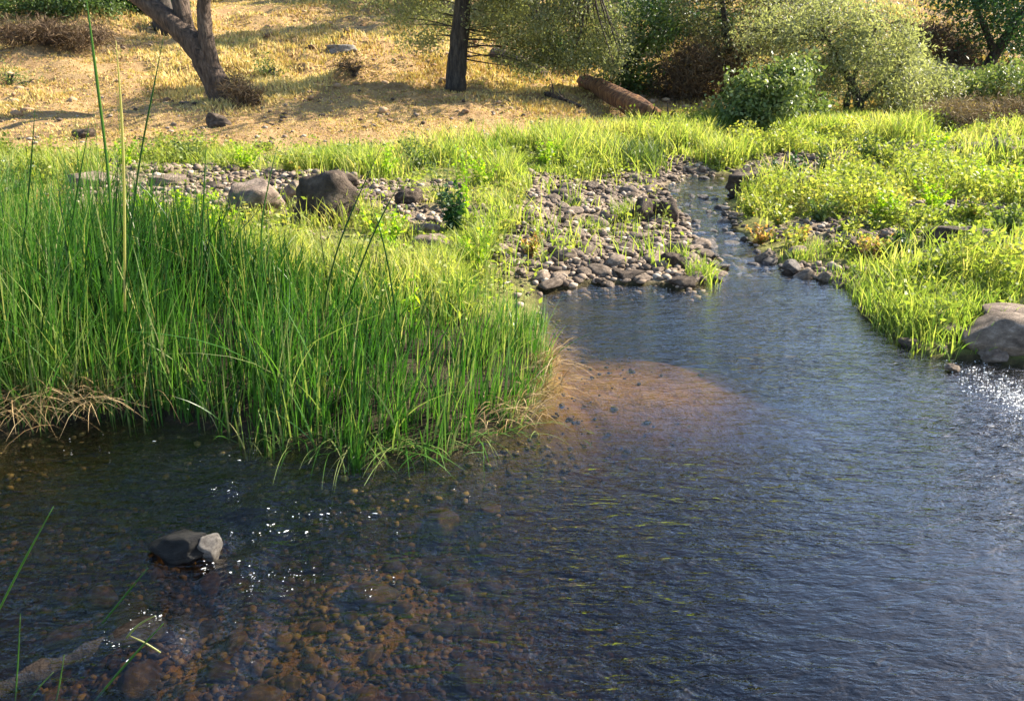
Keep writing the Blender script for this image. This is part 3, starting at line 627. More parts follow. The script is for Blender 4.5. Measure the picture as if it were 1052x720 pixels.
def where(x, y, r, r0, r1, kind):
    px, py = topx(np.array([x, y, 0.05])); nm, mx_, my_ = min(MARKS, key=lambda m_: (m_[1]-px)**2+((m_[2]-py)*1.8)**2)
    dx, dy = px-mx_, (py-my_)*1.8; far = math.hypot(dx, dy)
    if far < 12: d = 'touching' if far < 6 else 'close beside'
    elif abs(dx) > abs(dy): d = ('just ' if far < 40 else 'well ')+('right of' if dx > 0 else 'left of')
    else: d = ('just ' if far < 40 else 'well ')+('before' if dy > 0 else 'behind')
    t = (r-r0)/(r1-r0); sz = 'tiny' if t < .08 else 'small' if t < .25 else 'mid sized' if t < .55 else 'large'
    return f'{sz} {kind} {d} {nm}'
def scatter_cobbles(name, region, n, r0, r1, mt, label, group, cat, mind=.62, sink=.32, zoff=0, test=None, fl=.55, wet=None, big=1.8):
    got = []; tries = 0
    while len(got) < n and tries < 30000:
        tries += 1
        i = rng.integers(0, len(region)); px0, py0, rx, ry = region[i]
        px, py = px0+rng.normal(0, rx*.55), py0+rng.normal(0, ry*.55)
        if py < 100: continue
        q = flat(px, py, 0.05); x, y = q
        if test and not test(x, y): continue
        r = r0+(r1-r0)*rng.random()**big
        if any((x-a)**2+(y-b)**2 < ((r+c)*mind*1.15)**2 for a, b, c in got): continue
        got.append((x, y, r))
    for i, (x, y, r) in enumerate(got):
        me = V8[i % len(V8)]
        o = link(name, me, None, label=where(x, y, r, r0, r1, label), cat=cat, group=group)
        if True:
            if not me.materials: me.materials.append(mt)
            o.material_slots[0].link = 'OBJECT'; o.material_slots[0].material = mt
        f = fl*rng.uniform(.7, 1.2)
        o.scale = (r*rng.uniform(.9, 1.35), r*rng.uniform(.7, 1), r*f)
        o.rotation_euler = (rng.normal(0, .18), rng.normal(0, .18), rng.uniform(0, 6.28))
        o.location = (x, y, on(x, y)+r*f*(1-2*sink)+zoff)
    return got
bar = [(630, 262, 85, 26), (610, 240, 70, 30), (650, 215, 60, 30), (585, 270, 45, 20), (690, 270, 40, 22), (670, 240, 50, 30), (640, 280, 70, 10), (655, 190, 40, 14), (590, 230, 40, 20)]
scatter_cobbles('cobble', bar, 295, .035, .12, M_stone, 'dry cobble', 'cobbles of the gravel bar', 'cobble', test=lambda x, y: 4.9 < y < 12 and sdf(np.array([x]), np.array([y]), WET)[0] > -.06)
scatter_cobbles('riffle_stone', [(728, 235, 32, 34), (755, 265, 46, 18), (735, 200, 34, 14), (790, 282, 44, 9), (720, 255, 26, 20), (740, 225, 30, 20)], 105, .03, .09, M_wet2, 'wet dark stone', 'wet stones in the riffle', 'stone', test=lambda x, y: y > 5.8 and sdf(np.array([x]), np.array([y]), WET)[0] < .03, sink=.25, zoff=.02, mind=.8)
scatter_cobbles('bank_stone', [(860, 288, 50, 8), (905, 318, 20, 10), (800, 270, 30, 12), (960, 345, 30, 8), (830, 240, 60, 20), (1000, 215, 50, 30), (880, 185, 120, 10), (1030, 180, 40, 20), (760, 195, 30, 8)], 60, .03, .10, M_stone, 'brown bank stone', 'stones in the herbs of the right bank', 'stone', test=lambda x, y: sdf(np.array([x]), np.array([y]), WET)[0] > 0, mind=1.2)
scatter_cobbles('shore_stone', [(290, 215, 80, 22), (400, 235, 50, 25), (200, 205, 80, 16), (430, 270, 50, 22), (500, 240, 40, 30), (340, 190, 60, 10)], 70, .03, .11, M_stone, 'pale grey stone', 'stones on the bare ground behind the reeds', 'stone', test=lambda x, y: sdf(np.array([x]), np.array([y]), WET)[0] > .1, mind=1.1)
scatter_cobbles('sunken_stone', [(120, 520, 120, 40), (300, 560, 120, 50), (250, 640, 160, 50), (420, 600, 80, 70), (80, 600, 60, 60), (500, 520, 80, 30)], 90, .03, .085, M_bed, 'brown submerged stone', 'stones under the water', 'stone', test=lambda x, y: sdf(np.array([x]), np.array([y]), WET)[0] < -.12 and y > 1.3, mind=.9, sink=.3)
# --- pebbles: too many to count
def pebbles(n, x, y, r, zo=0):
    bm = bmesh.new(); bmesh.ops.create_icosphere(bm, subdivisions=1, radius=1); bv = np.array([v.co[:] for v in bm.verts]); bf = np.array([[v.index for v in f.verts] for f in bm.faces]); bm.free()
    n = len(x); A = rng.normal(size=(n, 3, 3))
    Qm, _ = np.linalg.qr(A); S_ = np.stack([rng.uniform(.8, 1.4, n), rng.uniform(.6, 1, n), rng.uniform(.45, .7, n)], -1)
    yaw = rng.uniform(0, 6.28, n); c, s = np.cos(yaw), np.sin(yaw)
    L = bv[None]*(1+rng.normal(0, .1, (n, len(bv), 1)))*S_[:, None, :]
    Vx = L[..., 0]*c[:, None]-L[..., 1]*s[:, None]; Vy = L[..., 0]*s[:, None]+L[..., 1]*c[:, None]
    P = pts(x, y, zo)
    V = np.stack([P[:, 0, None]+Vx*r[:, None], P[:, 1, None]+Vy*r[:, None], P[:, 2, None]+(L[..., 2]+.3)*r[:, None]], -1).reshape(-1, 3)
    T = (bf[None]+(np.arange(n)*len(bv))[:, None, None]).reshape(-1, 3)
    return V, T, np.repeat(rng.random(n), len(bv))
x, y = polar(90000, 4.6, 16, .7, .7); s = sdf(x, y, WET); k = (rng.random(len(x)) < np.maximum(gravel(x, y), .05)*.5) & (s > -.15); x, y = x[k], y[k]
V, T, tn = pebbles(0, x, y, .007+.030*rng.random(len(x))**2*(1+.05*y))
M_peb = foliage('pebble_mix', [(.05, .035, .024), (.12, .086, .06), (.23, .17, .12), (.38, .31, .24)], 0, .9)
link('gravel', fast_mesh('gravel', V, None, T, tn), M_peb, kind='stuff', label='small pale gravel between the cobbles', cat='gravel')
x, y = polar(26000, 1.3, 6.2, .8, .9); s = sdf(x, y, WET); k = (s < -.05) & (rng.random(len(x)) < sstep(1.2, -.2, x)*(1-.9*ell(x, y, 655, 385, .9, .55))); x, y = x[k], y[k]
V, T, tn = pebbles(0, x, y, .006+.016*rng.random(len(x))**2)
M_pebw = foliage('bed_gravel_mix', [(.014, .012, .007), (.04, .032, .016), (.085, .065, .03), (.24, .19, .07)], 0, .8)
link('bed_gravel', fast_mesh('bed_gravel', V, None, T, tn), M_pebw, kind='stuff', label='brown gravel on the bed under the water', cat='gravel')
# clods on the bare slope
x, y = polar(9000, 13, 34, .8, .9); k = (rng.random(len(x)) < dryness(x, y)*sstep(.52, .66, fbm(x*.8, y*.8, 3, 151))*.7); x, y = x[k], y[k]
V, T, tn = pebbles(0, x, y, .03+.09*rng.random(len(x))**3)
M_clod = foliage('clod_mix', [(.10, .06, .035), (.22, .13, .07), (.32, .21, .12), (.40, .28, .17)], 0, .95)
link('clods', fast_mesh('clods', V, None, T, tn), M_clod, kind='stuff', label='crumbled clods of earth on the dry slope', cat='earth')

# --- froth bubbles, and sun glints shaped as white flecks
bm = bmesh.new(); bmesh.ops.create_icosphere(bm, subdivisions=2, radius=1); bv = np.array([v.co[:] for v in bm.verts]); bf = np.array([[v.index for v in f.verts] for f in bm.faces]); bm.free()
P = []
for px, py, rx, ry, n in ((265, 545, 40, 6, 26), (320, 525, 30, 6, 26), (255, 598, 20, 12, 34), (300, 590, 22, 10, 34), (232, 505, 14, 7, 18), (145, 640, 16, 12, 32), (120, 665, 16, 8, 20), (60, 455, 90, 8, 14), (230, 470, 40, 5, 10), (390, 600, 20, 10, 10), (380, 530, 25, 8, 12), (200, 655, 40, 10, 8), (480, 505, 12, 4, 6), (213, 578, 10, 6, 10), (1000, 394, 26, 6, 90), (1030, 404, 26, 8, 300), (1054, 414, 24, 10, 420), (1025, 388, 40, 8, 160)):
    for i in range(n if px > 990 else max(4, int(n*.6))):
        ax = rng.normal(0, rx*.6); q = flat(px+ax, py+(0 if px > 990 else rng.normal(0, ry*.5))+rng.normal(0, ry*.6)*(1.5 if px > 990 else 1)+(ax*.45 if px > 990 else 0)); P.append((q[0], q[1], (.0006+.0018*rng.random()**2.5)*(1.0+.22*q[1])*(.95 if px > 990 else 1)))
P = np.array(P); n = len(P); sc3 = np.stack([.7+2.6*rng.random(n)**2, rng.uniform(.4, 1.0, n), rng.uniform(.2, .5, n)], -1)
V = bv[None]*(1+rng.normal(0, .16, (n, len(bv), 1)))*sc3[:, None]*P[:, 2, None, None]; th = rng.normal(.25, .5, n)[:, None]; V = np.stack([V[..., 0]*np.cos(th)-V[..., 1]*np.sin(th), V[..., 0]*np.sin(th)+V[..., 1]*np.cos(th), V[..., 2]], -1); V[..., 0] += P[:, 0, None]; V[..., 1] += P[:, 1, None]; V[..., 2] += (ripple(P[:, 0], P[:, 1])+.001)[:, None]
T = (bf[None]+(np.arange(n)*len(bv))[:, None, None]).reshape(-1, 3)
m, nd, lk = mat('foam_glint_white'); p = nd.new('ShaderNodeBsdfPrincipled'); p.inputs['Base Color'].default_value = (.8, .8, .76, 1); p.inputs['Roughness'].default_value = .3
o = nd.new('ShaderNodeOutputMaterial'); lk.new(p.outputs[0], o.inputs[0])
link('foam_glints', fast_mesh('foam_glints', V.reshape(-1, 3), None, T), m, kind='stuff', label='white froth bubbles, and sun glints shaped as flecks, on the water', cat='foam_glints')

# ================================================================== TREES AND SHRUBS
def crown(blobs, anchors, mt_leaf, leaf, ratio, per, cl_r, tr, trunk_bag, droop=0.0, twig=.012, tmean=.5, shell=.75, stretch=1.0, o0=None, hang=0.0):
    """leaf clusters filling the given ellipsoids, each on a twig to the nearest limb point"""
    B = Bag(); AN = [Vector(a) for a in anchors]
    for (c, rad, ncl) in blobs:
        c = Vector(c); base_t = tmean+random.uniform(-.08, .08)
        for i in range(ncl):
            d = Vector((random.gauss(0, 1), random.gauss(0, 1), random.gauss(0, 1))).normalized()
            rr_ = random.random()**(1/3)*(1-shell)+shell*random.uniform(.6, 1.0)
            q = Vector((c.x+d.x*rad[0]*rr_, c.y+d.y*rad[1]*rr_, c.z+d.z*rad[2]*rr_))
            f_ = 1.3/max(.3, min(rad)); q += Vector((mnoise.noise(q*f_), mnoise.noise(q*f_+Vector((9, 0, 0))), mnoise.noise(q*f_+Vector((0, 9, 0)))))*.8*min(rad)
            a = min(AN, key=lambda v: (v-q).length_squared)
            if trunk_bag is not None and i % tr == 0:
                L = (q-a).length
                V, Q, T = tube(bend(a, q, 4, .1), [max(twig, .012*L)*(1-.18*k) for k in range(5)], 4, False); trunk_bag.add(V, Q, T)
            n = int(per*random.uniform(.35, 1.5)); g = rng.normal(size=(n, 3))*cl_r; g[:, 2] *= .75*stretch; g[:, 2] -= np.abs(rng.normal(0, 1, n))*hang
            pp = np.array(q)[None]+g
            tt = np.clip(rng.normal(base_t+random.uniform(-.26, .22), .13, n), 0, 1)
            V, Q, T = leaves(pp, leaf*rng.uniform(.6, 1.3, n), ratio, tt, 0, droop); B.add(V, Q, None, T)
    return B
def limb(pts_, r0, r1, B, seed=0, sides=9, rough=.18):
    n = len(pts_); sp = [Vector(p) for p in pts_]; fine = []
    for i in range(n-1):
        for k in range(4): fine.append(sp[i].lerp(sp[i+1], k/4))
    fine.append(sp[-1])
    for it in range(3):
        for i in range(1, len(fine)-1): fine[i] = (fine[i-1]+2*fine[i]+fine[i+1])/4
    L = len(fine); V, Q, T = tube(fine, [r0+(r1-r0)*i/(L-1) for i in range(L)], sides, True, rough, seed); B.add(V, Q, T)
    return fine
def plant_tree(name, label, cat, base, limbs, blobs, mt_b, mt_l, leaf, ratio, per, cl_r, group=None, **kw):
    """limbs: list of (points, r0, r1) relative to base; blobs relative to base"""
    e = bpy.data.objects.new(name, None); C.objects.link(e); e.location = [float(v) for v in base]; e['label'] = label; e['category'] = cat
    if group: e['group'] = group
    B = Bag(); anc = []
    for i, (pl, r0, r1) in enumerate(limbs): anc += limb(pl, r0, r1, B, i+base[0])[2 if len(limbs) > 1 else 0:]
    K = crown(blobs, anc, mt_l, leaf, ratio, per, cl_r, kw.pop('tr', 2), B, **kw)
    link('trunk', B.mesh('trunk'), mt_b, e); link('crown', K.mesh('crown', False), mt_l, e)
    return e
def rel(px, py, base, dy=0.0):
    """point relative to base on the vertical plane through it (shifted dy back)"""
    q = at_y(px, py, base[1]+dy)-base; return (q[0], q[1], q[2])
# leaning oak, left
b0 = place(230, 103)
Lm = [([rel(234, 110, b0), rel(222, 85, b0), rel(207, 55, b0), rel(188, 32, b0, .1), rel(160, 10, b0, .2), rel(120, -20, b0, .3), rel(60, -80, b0, .5)], .26, .13),
      ([rel(226, 100, b0), rel(216, 66, b0, -.05), rel(212, 40, b0, -.05), rel(208, 10, b0), rel(214, -40, b0, -.2), rel(240, -110, b0, -.4)], .17, .08),
      ([rel(207, 58, b0), rel(196, 40, b0, .15), rel(188, 20, b0, .2), rel(184, -10, b0, .3), rel(170, -90, b0, .6)], .15, .15),
      ([rel(234, 104, b0), rel(240, 112, b0, -.3), rel(238, 118, b0, -.4)], .2, .05)]
BL = [((-1.0, .5, 6.6), (3.0, 2.2, 1.6), 130), ((1.6, 0, 6.4), (2.4, 2.0, 1.5), 90)]
plant_tree('oak_tree', 'leaning forked oak trunk with roots exposed on the left of the slope', 'tree', b0, Lm, BL, M_bark, M_oak, .11, .5, 62, .30, tmean=.5)
# upright oak, middle
b1 = place(468, 92)
Lm = [([rel(467, 96, b1), rel(470, 60, b1), rel(474, 20, b1), rel(478, -30, b1), rel(486, -120, b1)], .22, .13),
      ([rel(478, -20, b1), rel(520, -60, b1, -.3), rel(560, -70, b1, -.8), rel(600, -50, b1, -1.0)], .12, .05),
      ([rel(478, -30, b1), rel(430, -70, b1, .3), rel(400, -80, b1, .6)], .10, .05),
      ([rel(478, -20, b1), rel(540, -30, b1, .8), rel(600, -20, b1, 1.2)], .09, .04)]
def blob_px(px, py, rpx, rpy, ry, base, n, dy=0):
    q = at_y(px, py, base[1]+dy); dep = q[1]*cp+(CAM_H-q[2])*sp_; k = dep/FPX
    return ((q[0]-base[0], q[1]-base[1], q[2]-base[2]), (rpx*k, ry, rpy*k), n)
BL = [blob_px(560, 5, 75, 48, 1.1, b1, 150), blob_px(615, 35, 36, 34, .8, b1, 60), blob_px(515, 10, 36, 34, .8, b1, 55), blob_px(440, 15, 34, 30, .9, b1, 46, .8), blob_px(480, -90, 120, 60, 2.4, b1, 200), blob_px(600, -60, 70, 50, 1.6, b1, 120), blob_px(415, -40, 60, 50, 1.6, b1, 70, .6), blob_px(550, 50, 50, 22, .7, b1, 45, .5)]
plant_tree('oak_tree', 'straight dark oak trunk with grey green foliage hanging to its right', 'tree', b1, Lm, BL, M_bark2, M_grey, .07, .42, 85, .145, droop=.5, tmean=.55, hang=.10)
# two more oaks up the slope, whose crowns stand above the picture and shade the grass
for (x_, y_, lab, bl) in ((-10.6, 25.5, 'dark trunked oak rising behind the fork of the leaning oak', [((0, 0, 6.2), (3.4, 2.0, 1.5), 230), ((3.2, .6, 6.0), (2.2, 1.6, 1.2), 110)]),
                          (.6, 27.0, 'oak hidden up the slope behind the hanging grey green foliage', [((-1.2, 0, 6.0), (3.2, 1.9, 1.5), 220), ((2.2, .5, 6.2), (2.4, 1.8, 1.4), 120)]),
                          (-22, 25.5, 'spreading oak up the slope beyond the left edge', [((2.5, 0, 6.0), (4.2, 2.0, 1.5), 240)])):
    bb_ = np.array([x_, y_, on(x_, y_)])
    Lm = [([(0, 0, -.2), (.05, 0, 1.5), (-.05, 0, 3.2), (.1, 0, 5.4)], .34, .16), ([(0, 0, 3.2), (1.2, .2, 4.6), (2.4, .4, 5.8)], .14, .05), ([(0, 0, 3.0), (-1.2, 0, 4.6), (-2.2, 0, 5.6)], .14, .05)]
    plant_tree('oak_tree', lab, 'tree', bb_, Lm, bl, M_bark2, M_oak, .13, .5, 50, .32, tmean=.5)
# unseen oak added at left so the near water mirrors leaves, not sky
bb_ = np.array([-8.2, 7.4, on(-8.2, 7.4)])
Lm = [([(0, 0, -.2), (.3, 0, 1.8), (.9, -.2, 3.6), (2.0, -.5, 5.6), (3.4, -.8, 7.0)], .30, .12), ([(.9, -.2, 3.6), (.2, .6, 5.6), (-.2, 1.0, 7.6)], .16, .06)]
BL = [((3.0, -.6, 7.2), (3.0, 2.2, 1.9), 150), ((0, .6, 7.6), (2.6, 2.2, 1.8), 110), ((4.2, 1.2, 8.2), (2.2, 1.8, 1.5), 70)]
plant_tree('oak_tree', 'unseen oak added on the left bank to darken the mirrored sky', 'tree', bb_, Lm, BL, M_bark2, M_oak, .10, .5, 60, .28, tmean=.5)
# willow like tree right of centre
b2_ = place(878, 124)
Lm = [([rel(877, 126, b2_), rel(884, 112, b2_), rel(880, 95, b2_), rel(866, 70, b2_), rel(850, 40, b2_)], .12, .04), ([rel(872, 126, b2_), rel(868, 112, b2_), rel(872, 95, b2_), rel(884, 60, b2_), rel(900, 30, b2_)], .07, .03), ([rel(880, 108, b2_), rel(900, 90, b2_), rel(925, 70, b2_)], .07, .02)]
BL = [blob_px(885, 66, 56, 34, 1.0, b2_, 60), blob_px(845, 34, 52, 38, 1.0, b2_, 56), blob_px(928, 74, 28, 26, .8, b2_, 30), blob_px(902, 32, 38, 26, .9, b2_, 34), blob_px(926, 105, 18, 15, .4, b2_, 18), blob_px(838, 80, 28, 22, .7, b2_, 26), blob_px(800, 20, 30, 24, .8, b2_, 20), blob_px(870, 2, 30, 16, .8, b2_, 18)]
plant_tree('willow_tree', 'round grey green willow with a small forked trunk beyond the meadow', 'tree', b2_, Lm, BL, M_bark2, M_grey, .085, .28, 105, .16, droop=.5, tmean=.62, hang=.10, stretch=1.3)
# dull tree leaning behind the bright bush
b3 = place(742, 118)+np.array([0, 2.0, 0]); b3[2] = on(b3[0], b3[1])
Lm = [([rel(742, 105, b3), rel(755, 70, b3), rel(778, 30, b3), rel(806, -5, b3)], .15, .07), ([rel(755, 70, b3), rel(745, 30, b3), rel(740, -20, b3)], .09, .04)]
BL = [blob_px(745, 10, 60, 40, 1.2, b3, 110), blob_px(800, 8, 50, 40, 1.0, b3, 85), blob_px(780, 55, 45, 28, 1.0, b3, 60), blob_px(760, -50, 90, 40, 1.6, b3, 120)]
plant_tree('oak_tree', 'dull olive leaning oak behind the bright round bush', 'tree', b3, Lm, BL, M_bark2, M_dull, .07, .45, 75, .15, tmean=.5, hang=.06)
# dark tree upper right
b4 = place(1012, 80)+np.array([0, 1.5, 0]); b4[2] = on(b4[0], b4[1])
Lm = [([rel(1008, 82, b4), rel(1022, 55, b4), rel(1040, 28, b4), rel(1060, 0, b4)], .17, .08), ([rel(1022, 55, b4), rel(1010, 25, b4), rel(1000, 0, b4)], .09, .04)]
BL = [blob_px(1020, 5, 46, 22, 1.2, b4, 80), blob_px(1045, 35, 30, 24, 1.2, b4, 45), blob_px(990, -4, 24, 10, 1.0, b4, 26), blob_px(1004, 42, 18, 10, .6, b4, 10), blob_px(1030, -50, 90, 45, 2, b4, 110)]
plant_tree('oak_tree', 'dark blue green oak on the slope at the upper right corner', 'tree', b4, Lm, BL, M_bark2, M_dark, .10, .5, 52, .26, tmean=.6)

def bush(name, label, px, py, blobs, mt_l, leaf=.08, ratio=.5, per=50, cl=.14, stems=6, cat='bush', tmean=.5, dy=0, mt_b=None, bdy=0, tr=2, **kw):
    b = place(px, py)
    if dy: b = b+np.array([0, dy, 0]); b[2] = on(b[0], b[1])
    BL = [blob_px(*bb[:4], bb[4], b, bb[5], bdy) for bb in blobs]; Lm = []
    for i in range(stems):
        c, r, _ = random.choice(BL)
        Lm.append(([(random.uniform(-.15, .15), random.uniform(-.1, .1), -.05), (c[0]*.4+random.uniform(-.2, .2), c[1]*.4, c[2]*.5), (c[0]+random.uniform(-.5, .5)*r[0], c[1], c[2])], .035, .015))
    return plant_tree(name, label, cat, b, Lm, BL, mt_b or M_bark2, mt_l, leaf, ratio, per, cl, tmean=tmean, tr=tr, shell=.6, **kw)
bush('bush', 'bright green rounded bush at the edge of the meadow', 790, 132, [(790, 112, 44, 22, .8, 80), (806, 86, 26, 16, .7, 34), (775, 92, 24, 16, .6, 26), (758, 116, 22, 14, .5, 26), (828, 116, 20, 14, .4, 22), (815, 72, 12, 10, .4, 8)], M_bright, .08, .6, 55, .12, tmean=.74)
bush('bush', 'light green leafy bush at the right edge', 1015, 108, [(1015, 86, 34, 17, .7, 60), (1048, 90, 34, 18, .7, 60), (985, 92, 18, 14, .5, 22)], M_bright, .09, .5, 45, .14, tmean=.7, dy=.3)
bush('bush', 'dull green shrub between the willow and the light bush', 962, 112, [(955, 92, 26, 20, .7, 46), (935, 85, 20, 22, .7, 30)], M_grey, .09, .4, 45, .15, tmean=.35, dy=.4)
bush('dry_bush', 'tangled brown dry brush at the right edge below the light green bush', 1000, 134, [(985, 120, 32, 11, .5, 60), (1025, 118, 40, 12, .5, 70), (1060, 116, 24, 12, .5, 30)], M_twig, .16, .07, 40, .12, tmean=.7)
bush('bush', 'green shrub with pale leaves right of the hanging foliage', 640, 98, [(640, 60, 30, 34, .7, 70), (655, 85, 20, 16, .5, 30), (668, 30, 26, 30, .8, 50)], M_bright, .09, .55, 45, .15, tmean=.38, dy=.4)
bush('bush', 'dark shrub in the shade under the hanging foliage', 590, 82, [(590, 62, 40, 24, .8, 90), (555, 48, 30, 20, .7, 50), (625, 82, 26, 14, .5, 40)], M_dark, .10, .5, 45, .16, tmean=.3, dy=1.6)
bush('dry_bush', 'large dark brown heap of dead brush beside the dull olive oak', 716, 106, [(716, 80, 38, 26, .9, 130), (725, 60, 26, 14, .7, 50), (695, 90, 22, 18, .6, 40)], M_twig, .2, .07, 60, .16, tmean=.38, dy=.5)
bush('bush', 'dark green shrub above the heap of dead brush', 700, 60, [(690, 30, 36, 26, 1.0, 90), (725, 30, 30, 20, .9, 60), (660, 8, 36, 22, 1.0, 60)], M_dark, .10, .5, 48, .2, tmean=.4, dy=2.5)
bush('bush', 'shaggy dull shrub behind the willow top', 830, 60, [(815, 30, 40, 30, 1.2, 50), (850, 8, 30, 16, 1.0, 24)], M_dull, .11, .45, 45, .22, tmean=.4, dy=3)
bush('dry_bush', 'dark brown overhanging bank of roots on the upper right slope', 958, 62, [(945, 36, 26, 9, .8, 50), (965, 55, 30, 14, .8, 70), (985, 72, 24, 10, .7, 50)], M_twig, .22, .07, 60, .16, tmean=.22, dy=.5)
bush('dry_bush', 'low dry brush beneath the dark oak at the upper right', 1020, 66, [(1030, 62, 34, 10, .8, 50), (1000, 60, 20, 8, .6, 30)], M_twig, .2, .07, 50, .16, tmean=.4, dy=2.2)
bush('bush', 'green bush at the top left beyond the dark brush', 60, 16, [(75, 4, 40, 12, .9, 80), (20, 2, 40, 12, .9, 60), (105, 12, 22, 8, .7, 30)], M_bright, .11, .5, 48, .2, tmean=.3)
bush('dry_bush', 'long low heap of dark dead brush on the left slope', 45, 46, [(30, 34, 44, 9, .6, 90), (85, 36, 40, 8, .6, 60)], M_twig, .2, .07, 55, .14, tmean=.25)
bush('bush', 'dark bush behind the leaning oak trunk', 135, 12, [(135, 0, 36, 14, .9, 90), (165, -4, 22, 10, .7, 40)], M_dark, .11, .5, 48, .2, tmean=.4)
bush('dry_bush', 'small tangle of exposed roots and twigs at the foot of the leaning oak', 252, 108, [(250, 96, 13, 8, .3, 30), (240, 88, 8, 7, .3, 16), (262, 103, 10, 5, .3, 16)], M_twig, .16, .08, 30, .08, tmean=.35)
bush('bush', 'small green shrub right of the leaning oak', 280, 82, [(278, 70, 12, 10, .4, 20)], M_bright, .06, .4, 30, .12, tmean=.5)
bush('bush', 'pale sprawling weed at the left edge of the slope', 12, 88, [(8, 76, 16, 9, .4, 22), (30, 84, 14, 6, .4, 12)], M_bright, .05, .4, 30, .12, tmean=.7)
bush('dry_bush', 'small patch of brown scrub on the slope between the two oaks', 365, 76, [(360, 68, 24, 5, .4, 22)], M_twig, .14, .07, 40, .12, tmean=.4)
# woods along the crest behind everything, each tree its own
def crest_tree(px, py_top, Yd, rad, mt_l, label, hgt):
    d = ray(px, 40); x = d[0]/d[1]*Yd; b = np.array([x, Yd, on(x, Yd)])
    Lm = [([(0, 0, -.1), (.1, 0, hgt*.3), (-.2, .1, hgt*.6), (.2, 0, hgt*.85)], .26, .08), ([(0, 0, hgt*.35), (rad*.4, 0, hgt*.6), (rad*.7, 0, hgt*.7)], .12, .04), ([(0, 0, hgt*.3), (-rad*.4, .2, hgt*.55), (-rad*.7, 0, hgt*.7)], .12, .04)]
    BL = [((0, 0, hgt*.75), (rad*.8, rad*.7, hgt*.28), 90), ((rad*.55, -.3, hgt*.55), (rad*.5, rad*.5, hgt*.22), 50), ((-rad*.55, 0, hgt*.52), (rad*.5, rad*.5, hgt*.22), 50), ((0, -.4, hgt*.35), (rad*.6, rad*.5, hgt*.22), 46)]
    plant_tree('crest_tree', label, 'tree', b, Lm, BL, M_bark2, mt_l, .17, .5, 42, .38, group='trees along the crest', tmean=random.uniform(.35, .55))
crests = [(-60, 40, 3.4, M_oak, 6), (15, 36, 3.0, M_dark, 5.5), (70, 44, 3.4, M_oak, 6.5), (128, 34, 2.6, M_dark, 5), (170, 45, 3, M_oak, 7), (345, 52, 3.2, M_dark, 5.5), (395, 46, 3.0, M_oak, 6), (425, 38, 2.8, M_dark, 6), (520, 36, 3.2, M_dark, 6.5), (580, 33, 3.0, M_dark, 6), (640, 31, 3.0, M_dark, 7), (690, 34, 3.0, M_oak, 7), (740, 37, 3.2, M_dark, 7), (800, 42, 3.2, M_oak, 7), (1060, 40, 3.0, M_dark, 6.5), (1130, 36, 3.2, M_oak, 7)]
wh = ['at the far left edge', 'above the long heap of dead brush', 'above the top left green bush', 'behind the dark bush', 'behind the fork of the leaning oak', 'on the skyline above the white rock', 'on the crest left of the straight trunk', 'just left of the straight trunk', 'right of the straight trunk', 'behind the hanging foliage', 'behind the shrub with pale leaves', 'left of the dull leaning oak', 'behind the dull leaning oak', 'between dull oak and willow', 'at the upper right corner', 'beyond the right edge']
for (px, Yd, rad, mt_l, hg), wd_ in zip(crests, wh):
    crest_tree(px, 0, Yd, rad, mt_l, 'shadowy evergreen crest tree '+wd_, hg)

# --- fallen logs
def fallen(name, p0, p1, r0, r1, mt, label, up=.08, seed=0):
    a = place(*p0); b = place(*p1); a[2] += up; b[2] += up
    B = Bag(); P = bend((0, 0, 0), tuple(b-a), 8, .03); V, Q, T = tube(P, [r0+(r1-r0)*i/8 for i in range(9)], 12, True, .3, seed); B.add(V, Q, T)
    for i in range(5):
        q = P[1+i]; V, Q, T = tube(bend(q, q+Vector((random.uniform(-.3, .3), random.uniform(-.3, 0), random.uniform(.1, .35))), 3, .1), [.03, .02, .014, .006], 5); B.add(V, Q, T)
    return link(name, B.mesh(name), mt, label=label, cat='log', loc=a)
fallen('fallen_log', (598, 90), (668, 130), .13, .22, M_log, 'rusty orange fallen log lying down the slope', .12, 1)
fallen('fallen_log', (664, 127), (702, 131), .12, .07, M_bark2, 'dark broken end of log below the rusty orange one', .05, 2)
fallen('fallen_log', (508, 60), (556, 82), .16, .2, M_bark, 'brown fallen log in the shade right of the straight oak', .12, 3)
fallen('branch', (560, 98), (598, 112), .04, .03, M_bark, 'thin dead branch on the dry grass left of the rusty log', .03, 4)

# --- single weeds
def weed(name, px, py, hg, rad, n, leaf, mt, label, stems=5, tmean=.4, cat='weed', ratio=.45):
    c = place(px, py); B = Bag(); K = Bag()
    e = bpy.data.objects.new(name, None); C.objects.link(e); e.location = [float(v) for v in c]; e['label'] = label; e['category'] = cat
    for i in range(stems):
        a = random.uniform(0, 6.28); r = rad*random.uniform(.2, 1); h = hg*random.uniform(.6, 1.05)
        P = bend((0, 0, -.02), (math.cos(a)*r, math.sin(a)*r, h), 7, .06)
        V, Q, T = tube(P, [.006-.0006*k for k in range(8)], 5); B.add(V, Q, T, tv=.5)
        for k in range(n):
            t = random.uniform(.12, 1.0); q = P[0].lerp(P[-1], t); j = min(6, int(t*7)); q = P[j].lerp(P[j+1], t*7-j) if j < 7 else P[-1]
            V, Q, T = leaves(np.array([q]), np.array([leaf*random.uniform(.6, 1.2)*(1.15-.5*t)]), ratio, np.clip(rng.normal(tmean, .15, 1), 0, 1), .4, -.15); K.add(V, Q, None, T)
    link('stem', B.mesh('stem'), mt, e); link('foliage', K.mesh('foliage', False), mt, e)
weed('weed', 466, 238, .42, .13, 34, .075, M_weed, 'dark leafy weed standing alone in the yellow grass', 9, .45)
weed('weed', 478, 225, .72, .10, 20, .07, M_lime, 'tall lime green weed rising behind the dark leafy one', 5, .5)
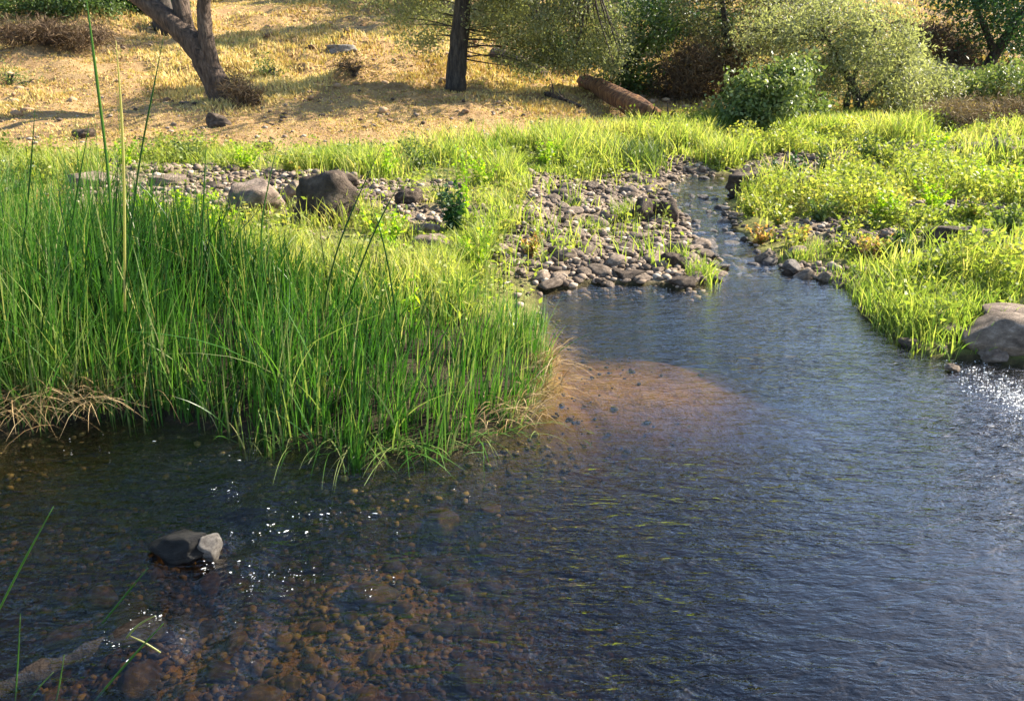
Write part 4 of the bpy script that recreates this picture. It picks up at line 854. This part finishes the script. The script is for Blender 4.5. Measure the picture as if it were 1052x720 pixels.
weed('weed', 455, 215, .45, .16, 14, .07, M_bright, 'thin green weed with horizontal leaves left of the tall lime one', 4, .5)
weed('weed', 803, 192, .42, .30, 36, .085, M_weed, 'dark leafy weed on the stones at the head of the riffle', 12, .8)
weed('weed', 846, 178, .36, .22, 24, .075, M_bright, 'mid green weed right of the dark weed at the riffle head', 8, .5)
weed('weed', 885, 170, .42, .2, 22, .08, M_bright, 'upright green weed in the meadow below the willow', 7, .5)
weed('weed', 60, 235, .36, .24, 40, .075, M_herb, 'weed with orange red leaves behind the left reeds', 9, .98)
weed('weed', 190, 236, .34, .36, 34, .06, M_lime, 'broad lime green weed behind the reeds left of the pinkish boulder', 16, .6, ratio=.7)
weed('weed', 150, 222, .26, .2, 24, .05, M_lime, 'smaller lime green weed further left behind the reeds', 9, .55, ratio=.7)
weed('weed', 232, 244, .28, .24, 24, .055, M_lime, 'lime green weed at the foot of the pinkish boulder', 9, .6, ratio=.7)
weed('weed', 400, 262, .36, .22, 26, .06, M_lime, 'lime green weed right of the dark boulder', 9, .5, ratio=.6)
weed('weed', 425, 330, .30, .05, 8, .09, M_lime, 'single lime leaf plant among the reed tips', 2, .6, ratio=.5)
weed('weed', 382, 245, .26, .16, 20, .05, M_herb, 'yellowish weed against the dark boulder', 7, .6, ratio=.6)

cols = {'bright': (M_bright, .55), 'lime': (M_lime, .5), 'yellow': (M_herb, .6), 'dark': (M_weed, .6), 'rusty': (M_herb, .97)}
for px, py, ck, hg in [(770, 222, 'yellow', .22), (800, 232, 'yellow', .26), (842, 228, 'bright', .26), (870, 240, 'yellow', .24), (905, 225, 'lime', .28), (935, 240, 'yellow', .26), (960, 215, 'lime', .30), (1000, 225, 'yellow', .26), (1035, 240, 'bright', .30), (850, 206, 'rusty', .22), (930, 262, 'dark', .18),
                       (1020, 275, 'dark', .24), (955, 292, 'dark', .18), (895, 265, 'rusty', .20), (1010, 196, 'lime', .34), (930, 195, 'bright', .34), (1045, 205, 'lime', .34), (780, 250, 'rusty', .18), (820, 250, 'rusty', .16), (740, 172, 'yellow', .28), (905, 170, 'bright', .36), (960, 160, 'lime', .38),
                       (350, 170, 'bright', .34), (300, 178, 'yellow', .30), (395, 182, 'lime', .36), (430, 175, 'bright', .42), (500, 190, 'lime', .34), (530, 215, 'yellow', .26), (510, 250, 'yellow', .24), (490, 275, 'lime', .26), (545, 262, 'rusty', .16), (250, 172, 'lime', .32), (200, 168, 'bright', .30), (130, 170, 'lime', .30), (110, 235, 'dark', .26), (560, 170, 'lime', .36), (600, 165, 'bright', .40), (20, 200, 'bright', .34)]:
    q_ = place(px, py)
    n_w = globals().get('n_w', {}); globals()['n_w'] = n_w
    lab = where(q_[0], q_[1], .25, 0, 1, ck+' leafy weed').replace('mid sized ', '').replace('small ', '').replace('large ', '').replace('tiny ', '')
    if (px, py) == (955, 292): lab = 'dark leafy weed among the lime tussocks below the slab'
    weed('weed', px, py, hg, hg*.9, 26, .055, cols[ck][0], lab, 9, cols[ck][1], ratio=.55)
